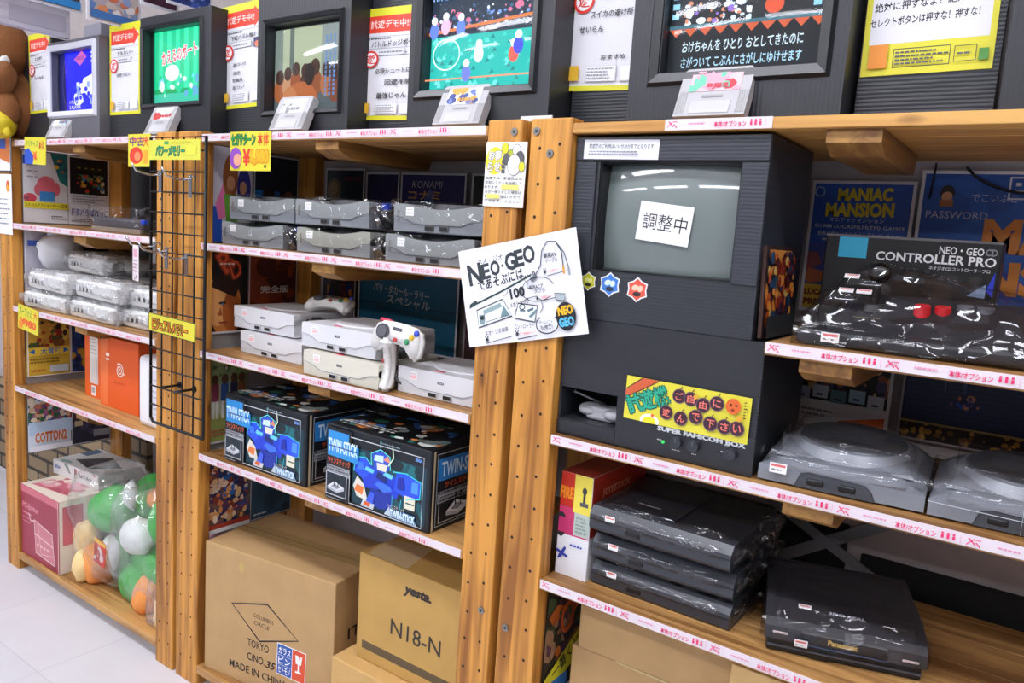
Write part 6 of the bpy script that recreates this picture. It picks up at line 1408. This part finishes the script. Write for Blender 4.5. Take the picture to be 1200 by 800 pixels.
a.collage(0.09, 0.06, 0.15, 0.06, ['#2a2224', '#332826', '#241e20'], 16, 5, 0.2, 0.5); a.poly([(0.22, 0.09), (0.245, 0.11), (0.245, 0.088)], '#9ab0d0'); a.poly([(0.245, 0.1), (0.255, 0.13), (0.255, 0.09)], '#2a3ad0'); a.rect(0, 0.172, 0.26, 0.004, '#6a6668')
a.build('print', FRONT(nx, ny - 0.0004, nz), t)
t = thing('arcade_joystick', 'black arcade joystick with red buttons in a clear bag', 'arcade joystick', (-0.15, 0.05, Z_RA), 0.10)
MW[t.name] = Matrix.Identity(4); t.location = (0, 0, 0); t.rotation_euler = (0, 0, 0)
J = Matrix.Translation((-0.325, 0.036, Z_RA)) @ Matrix.Rotation(0.06, 4, 'Z')
def ramp(mb, w, d, hf, hb, m, inset=0.012, z0=0.0, bev=0.006):
    b = bmesh.new()
    vs = [b.verts.new(p) for p in ((0, 0, z0), (w, 0, z0), (w, d, z0), (0, d, z0), (inset * 0.3, inset * 0.5, hf), (w - inset * 0.3, inset * 0.5, hf), (w - inset, d - inset, hb), (inset, d - inset, hb))]
    for f in ((3, 2, 1, 0), (4, 5, 6, 7), (0, 1, 5, 4), (1, 2, 6, 5), (2, 3, 7, 6), (3, 0, 4, 7)): b.faces.new([vs[i] for i in f])
    bmesh.ops.bevel(b, geom=b.edges[:], offset=bev, segments=3, affect='EDGES', clamp_overlap=True)
    mb.bm(b, m)
BJ = mat('#202024', 0.35)
mb = MB(); mb.box((0, 0, 0.002), (0.37, 0.15, 0.026), BJ, 0.007, 3); mb.build('base', t, J, loose=True)
mb = MB(); ramp(mb, 0.31, 0.135, 0.032, 0.088, mat('#26262b', 0.3), 0.04, 0.022, 0.01); mb.build('top_shell', t, J @ Matrix.Translation((0.03, 0.008, 0)), loose=True)
mb = MB(); mb.cyl((0.095, 0.08, 0.058), (0.095, 0.079, 0.069), 0.022, mat('#1a1a1c', 0.4), 0.017, 24); mb.cyl((0.095, 0.08, 0.062), (0.098, 0.08, 0.105), 0.007, mat('#141416', 0.3), n=16); mb.ell((0.099, 0.08, 0.117), (0.017, 0.017, 0.0165), mat('#0f0f11', 0.2), nu=24, nv=16); mb.build('stick', t, J, loose=True)
for i, (x, y) in enumerate(((0.165, 0.071), (0.192, 0.079))):
    mb = MB(); mb.cyl((x, y, 0.052), (x, y - 0.004, 0.0735), 0.0125, mat('#c8202a', 0.25), 0.011, 20); tag(mb.build('button', t, J, loose=True), 'red button')
for i, (x, y) in enumerate(((0.22, 0.086), (0.247, 0.09))):
    mb = MB(); mb.cyl((x, y, 0.055), (x, y - 0.004, 0.0775), 0.0125, mat('#5a5a60', 0.3), 0.011, 20); tag(mb.build('button', t, J, loose=True), 'grey button')
a = Art(0.026, 0.015, '#eceaea', 0.0004); a.rect(0.002, 0.009, 0.022, 0.004, '#d86a6a'); a.scrib(0.003, 0.002, 0.02, 0.005, 1, '#7a6a6a', 3); tag(a.build('price_sticker', J @ FRONT(0.038, -0.0035, 0.008), t, loose=True), 'white and red price sticker')
for x, y, z in ((0.05, 0.135, 0.106), (0.046, 0.12, 0.084), (0.072, 0.12, 0.084)):
    a = Art(0.022, 0.01, '#e0dede', 0.0004); a.rect(0.002, 0.006, 0.018, 0.003, '#d07a7a'); tag(a.build('price_sticker', J @ FRONT(x, y - 0.07, z, tilt=0.9), t, loose=True), 'white and red price sticker')
a = Art(0.05, 0.004, None); a.scrib(0, 0, 0.05, 0.004, 1, '#8a7a5a', 3); a.build('badge', J @ FRONT(0.075, 0.03, 0.0475, tilt=1.1), t, loose=True)
mb = MB(); b = bmesh.new()
ctl = [(-0.006, -0.008, 0.0), (0.385, -0.008, 0.0), (0.385, 0.16, 0.0), (-0.006, 0.16, 0.0), (-0.004, -0.004, 0.034), (0.382, -0.004, 0.034), (0.36, 0.15, 0.085), (0.02, 0.155, 0.095), (0.075, 0.06, 0.128), (0.125, 0.06, 0.128), (0.085, 0.11, 0.134), (0.22, 0.09, 0.098), (0.07, 0.14, 0.12)]
for p in ctl: b.verts.new(p)
r = bmesh.ops.convex_hull(b, input=b.verts[:])
bmesh.ops.triangulate(b, faces=b.faces[:]); bmesh.ops.subdivide_edges(b, edges=b.edges[:], cuts=5, use_grid_fill=True)
for v in b.verts:
    q = v.co * 14; k = abs(noise.noise(q)) + 0.5 * abs(noise.noise(q * 2.5)); 
    if v.co.z > 0.003: v.co += Vector((0, -0.35, 1)).normalized() * (k - 0.35) * 0.012
mb.bm(b, film(0.05, 8, 0.9), True); mb.build('plastic_bag', t, J, loose=True)

# ------------------------------------------------------------------ wide dark consoles (dome lid)
def dome_console(label, x, y, rz, strap=False):
    W, D = 0.238, 0.235
    t = thing('dome_console', label, 'game console', (x, y, Z_B), rz, group='dark grey wide consoles in bags')
    MW[t.name] = Matrix.Identity(4)
    body = mat('#7e828a', 0.4); dk = mat('#565a62', 0.34)
    b = bmesh.new()
    sec = [(0.0, 0.004), (0.002, 0.028), (0.022, 0.04), (0.09, 0.058), (0.17, 0.064), (0.225, 0.056), (D, 0.03), (D, 0.004)]
    NX = 14; rows = []
    for i in range(NX + 1):
        u = i / NX * 2 - 1; e = 1 - 0.42 * max(0, (abs(u) - 0.55) / 0.45) ** 2
        rows.append([b.verts.new((u * W / 2, yy, 0.002 + (zz - 0.002) * (e if zz > 0.03 else 1))) for yy, zz in sec])
    for i in range(NX):
        for k in range(len(sec) - 1): b.faces.new((rows[i][k], rows[i + 1][k], rows[i + 1][k + 1], rows[i][k + 1]))
        b.faces.new((rows[i][-1], rows[i + 1][-1], rows[i + 1][0], rows[i][0]))
    b.faces.new(rows[0]); b.faces.new(rows[-1][::-1])
    mb = MB(); mb.bm(b, body, False); mb.build('body', t, loose=True)
    mb = MB(); mb.cyl((0, 0.128, 0.048), (0, 0.1265, 0.066), 0.1, mat('#8e929a', 0.3), 0.086, 48); mb.build('lid_ring', t, loose=True)
    mb = MB(); mb.cyl((0, 0.1265, 0.064), (0, 0.126, 0.0695), 0.084, dk, 0.08, 48); mb.cyl((0, 0.126, 0.069), (0, 0.1258, 0.0705), 0.05, mat('#5e626a', 0.3), 0.048, 40); mb.build('disc_lid', t, loose=True)
    a = Art(0.12, 0.028, None); a.poly([(0.0, 0.0), (0.008, 0.022), (0.022, 0.026), (0.1, 0.022), (0.11, 0.014), (0.116, 0.0)], '#43464d'); a.line([(0.0, 0.0), (0.008, 0.022), (0.022, 0.026), (0.1, 0.022), (0.11, 0.014), (0.116, 0.0)], 0.0012, '#26282c'); a.build('port_panel', FRONT(-0.062, -0.0008, 0.003), t, loose=True)
    for dx in (-0.032, 0.014):
        mb = MB(); mb.box((dx - 0.013, -0.003, 0.009), (dx + 0.013, 0.004, 0.02), mat('#17181b', 0.4), 0.003, 2); mb.build('controller_port', t, loose=True)
    for sx in (-1, 1):
        mb = MB(); mb.prism([(sx * 0.1, 0.03), (sx * 0.068, 0.032), (sx * 0.095, 0.046)], 0.0405, 0.0435, mat('#b0b4ba', 0.35), 'xy'); mb.build('corner_window', t, loose=True)
    if not strap:
        a = Art(0.026, 0.016, '#eceaea', 0.0004); a.rect(0.002, 0.01, 0.022, 0.004, '#d86a6a'); a.scrib(0.003, 0.002, 0.02, 0.006, 1, '#8a8a8a', 3); tag(a.build('price_sticker', FRONT(-0.1, -0.009, 0.02), t, loose=True), 'white and red price sticker')
    else:
        mb = MB()
        for pts in ([(-0.005, 0.0), (-0.005, 0.036), (0.02, 0.036), (0.02, 0.0)],):
            mb.tube([(px, -0.0085, pz + 0.004) for px, pz in pts], 0.0006, mat('#b8bcc4', 0.3), 5)
        mb.tube([(-0.12, -0.0085, 0.026), (0.12, -0.0085, 0.022)], 0.0006, mat('#b8bcc4', 0.3), 5); mb.build('bag_seam', t, loose=True)
    bag(t, (-W / 2 - 0.004, -0.008, 0.001), (W / 2 + 0.004, D + 0.004, 0.078), 3 + (1 if strap else 0), 0.05, 0.010, scale=8, bev=0.03)
    return t
dome_console('bagged dark console with price sticker, nearest the black cabinet', -0.236, 0.03, 0.07)
dome_console('bagged dark console cut off by the right edge of the picture', 0.006, 0.042, 0.05, True)

# ------------------------------------------------------------------ stack of flat black players and the big one
def flat_player(label, loc, rz, front=True):
    W, D, H = 0.272, 0.235, 0.05
    t = thing('flat_player', label, 'game console', loc, rz, group='stack of flat black players in bags')
    MW[t.name] = Matrix.Identity(4)
    mb = MB(); mb.prism([(0.004, 0.0), (D, 0.0), (D, H), (0.012, H - 0.006), (0.0, H - 0.02), (0.0, 0.006)], 0, W, mat('#33363d', 0.3), 'yz'); mb.build('body', t, loose=True)
    mb = MB(); mb.prism([(0.03, H - 0.004), (D - 0.02, H + 0.001), (D - 0.02, H + 0.003), (0.03, H - 0.001)], 0.025, 0.155, mat('#373a42', 0.28), 'yz'); mb.build('disc_lid', t, loose=True)
    mb = MB(); mb.box((0.0, -0.001, 0.021), (W, 0.0005, 0.0225), mat('#141518', 0.4)); mb.box((0.075, -0.002, 0.008), (0.105, 0.002, 0.019), mat('#0e0e10', 0.4), 0.002, 1); mb.build('front_slot', t, loose=True)
    a = Art(0.09, 0.03, None); a.text('Panasonic', 0.045, 0.008, 0.045, 0.007, '#c8ccd2', bold=0.04); a.scrib(0.02, 0.018, 0.07, 0.007, 1, '#5a5e66', 3); a.build('badge', TOP(0.045, 0.055, H + 0.0015) @ Matrix.Rotation(0.03, 4, 'X'), t, loose=True)
    a = Art(0.05, 0.02, None); a.ell(0.01, 0.01, 0.003, 0.002, '#9aa0a8'); a.ell(0.026, 0.01, 0.003, 0.002, '#9aa0a8'); a.build('buttons', TOP(0.2, 0.02, H - 0.0035), t, loose=True)
    a = Art(0.02, 0.011, '#eceaea', 0.0004); a.rect(0.002, 0.006, 0.016, 0.004, '#d86a5a'); tag(a.build('price_sticker', FRONT(0.035, -0.0055, 0.026), t, loose=True), 'white and red price sticker')
    bag(t, (-0.006, -0.006, 0.0005), (W + 0.004, D + 0.02, H + 0.006), 11, 0.045, 0.007, scale=9)
    bag_end(t, (W + 0.004, 0.15, 0.028), (0.016, 0.11, 0.026), 5, 0.08)
    return t
fpz = flat_player('flat black player at the bottom of the bagged stack', (-0.655, 0.055, Z_C), -0.01)
dup(fpz, (-0.652, 0.045, Z_C + 0.0575), 0.01, 'flat black player in the middle of the bagged stack')
dup(fpz, (-0.655, 0.03, Z_C + 0.1155), -0.02, 'flat black player on top of the bagged stack')

t = thing('large_player', 'big black disc player in a bag alone on lower right shelf', 'game console', (-0.318, 0.035, Z_C), 0.30)
MW[t.name] = Matrix.Identity(4)
W, D, H = 0.24, 0.235, 0.072
mb = MB(); mb.box((0.004, 0.006, 0), (W - 0.004, D, 0.03), mat('#1c1c1f', 0.35), 0.004, 2); mb.build('base', t, loose=True)
mb = MB(); mb.prism([(0.0, 0.024), (0.0, 0.046), (0.012, 0.056), (0.06, 0.07), (D, H), (D, 0.024)], 0, W, mat('#313136', 0.38), 'yz'); mb.build('upper_shell', t, loose=True)
mb = MB(); mb.box((0.055, -0.003, 0.026), (0.185, 0.002, 0.046), mat('#202024', 0.3), 0.002, 1); mb.box((0.055, -0.0034, 0.0245), (0.185, 0.002, 0.0255), mat('#4a5a78', 0.3)); mb.build('disc_tray', t, loose=True)
a = Art(0.06, 0.012, None); a.text('Panasonic', 0.03, 0.006, 0.044, 0.009, '#c8a860', bold=0.04); a.build('badge', FRONT(0.088, -0.0036, 0.031), t, loose=True)
a = Art(0.07, 0.012, None); a.text('3DO REAL', 0.035, 0.006, 0.056, 0.007, '#b8bcc4', bold=0.02, shear=0.2); a.build('top_print', Matrix.Translation((0.09, 0.036, 0.0645)) @ Matrix.Rotation(0.29, 4, 'X'), t, loose=True)
for x, z in ((0.012, 0.034), (0.205, 0.03)):
    mb = MB(); mb.box((x, -0.0015, z), (x + 0.024, 0.001, z + 0.004), mat('#b8a8a4', 0.3), 0.001, 1); mb.build('indicator', t, loose=True)
mb = MB(); mb.box((0.006, -0.001, 0.012), (W - 0.006, 0.003, 0.0145), mat('#4a4c52', 0.4)); mb.box((0.07, 0.001, 0.003), (0.1, 0.008, 0.011), mat('#0c0c0e', 0.4)); mb.build('front_trim', t, loose=True)
a = Art(0.02, 0.012, '#eceaea', 0.0004); a.rect(0.002, 0.007, 0.016, 0.003, '#d86a5a'); a.scrib(0.002, 0.002, 0.015, 0.003, 1, '#8a8a8a', 3); tag(a.build('price_sticker', FRONT(0.046, -0.0075, 0.022), t, loose=True), 'white and red price sticker')
a = Art(0.02, 0.01, '#e0dcdc', 0.0004); a.rect(0.002, 0.005, 0.016, 0.003, '#c87a7a'); tag(a.build('price_sticker', Matrix.Translation((0.05, 0.04, 0.0665)) @ Matrix.Rotation(0.29, 4, 'X'), t, loose=True), 'white and red price sticker')
bag(t, (-0.005, -0.007, 0.0005), (W + 0.005, D + 0.006, H + 0.004), 17, 0.035, 0.008, scale=8)

# red joystick carton at the left of the stack
t = thing('joystick_carton', 'white carton with red and yellow upper half beside black stack', 'box', (-0.755, 0.05, Z_C), -0.0)
MW[t.name] = Matrix.Translation((-0.732, 0.05, Z_C))
t.location = (-0.732, 0.05, Z_C)
rw, rd_, rh = 0.068, 0.23, 0.205
mb = MB(); mb.box((0, 0, 0), (rw, rd_, rh), mat('#dcdad8', 0.45), 0.001, 1); mb.build('carton', t, loose=True)
def redface(w, h, yb):
    a = Art(w, h, '#e2e2e6'); a.rect(0, h * 0.42, w, h * 0.58, '#c8301e'); a.rect(0, h * 0.4, w, h * 0.27, '#c8386a')
    return a
a = redface(rw, rh, 0); a.rect(0.03, 0.13, 0.038, 0.075, '#e8d850'); a.rect(0.034, 0.085, 0.034, 0.045, '#b8c4bc'); a.text('FIRE', 0.014, 0.165, 0.03, 0.024, '#e88a1a', bold=0.08); a.ell(0.006, 0.1, 0.012, 0.025, '#2a2a2e'); a.rect(0.0, 0.085, 0.03, 0.03, '#c0306a')
a.rect(0.044, 0.145, 0.018, 0.008, '#55555a'); a.rect(0.05, 0.153, 0.005, 0.02, '#3a3a3e'); a.ell(0.0525, 0.176, 0.005, 0.007, '#3a3a3e'); a.scrib(0.038, 0.09, 0.026, 0.034, 5, '#8a9a92', 3)
a.poly([(0.004, 0.03), (0.012, 0.034), (0.022, 0.055), (0.018, 0.058), (0.006, 0.038)], '#2a3a9a'); a.poly([(0.0, 0.045), (0.025, 0.036), (0.027, 0.041), (0.002, 0.05)], '#2a3a9a'); a.scrib(0.03, 0.06, 0.034, 0.008, 1, '#2a3ab0', 4)
a.build('printed_front', FRONT(0, -0.0008, 0), t, loose=True)
a = Art(rd_, rh, '#dfdfe2'); a.rect(0, 0.085, rd_, 0.12, '#b83420'); a.text('JOYSTICK', 0.1, 0.165, 0.12, 0.02, '#e89a7a', bold=0.03); a.build('printed_side', SIDE(rw + 0.0008, 0, 0), t, loose=True)
a = Art(rw, rd_, '#8a2a1c'); a.build('printed_top', TOP(0, 0, rh + 0.001), t, loose=True)
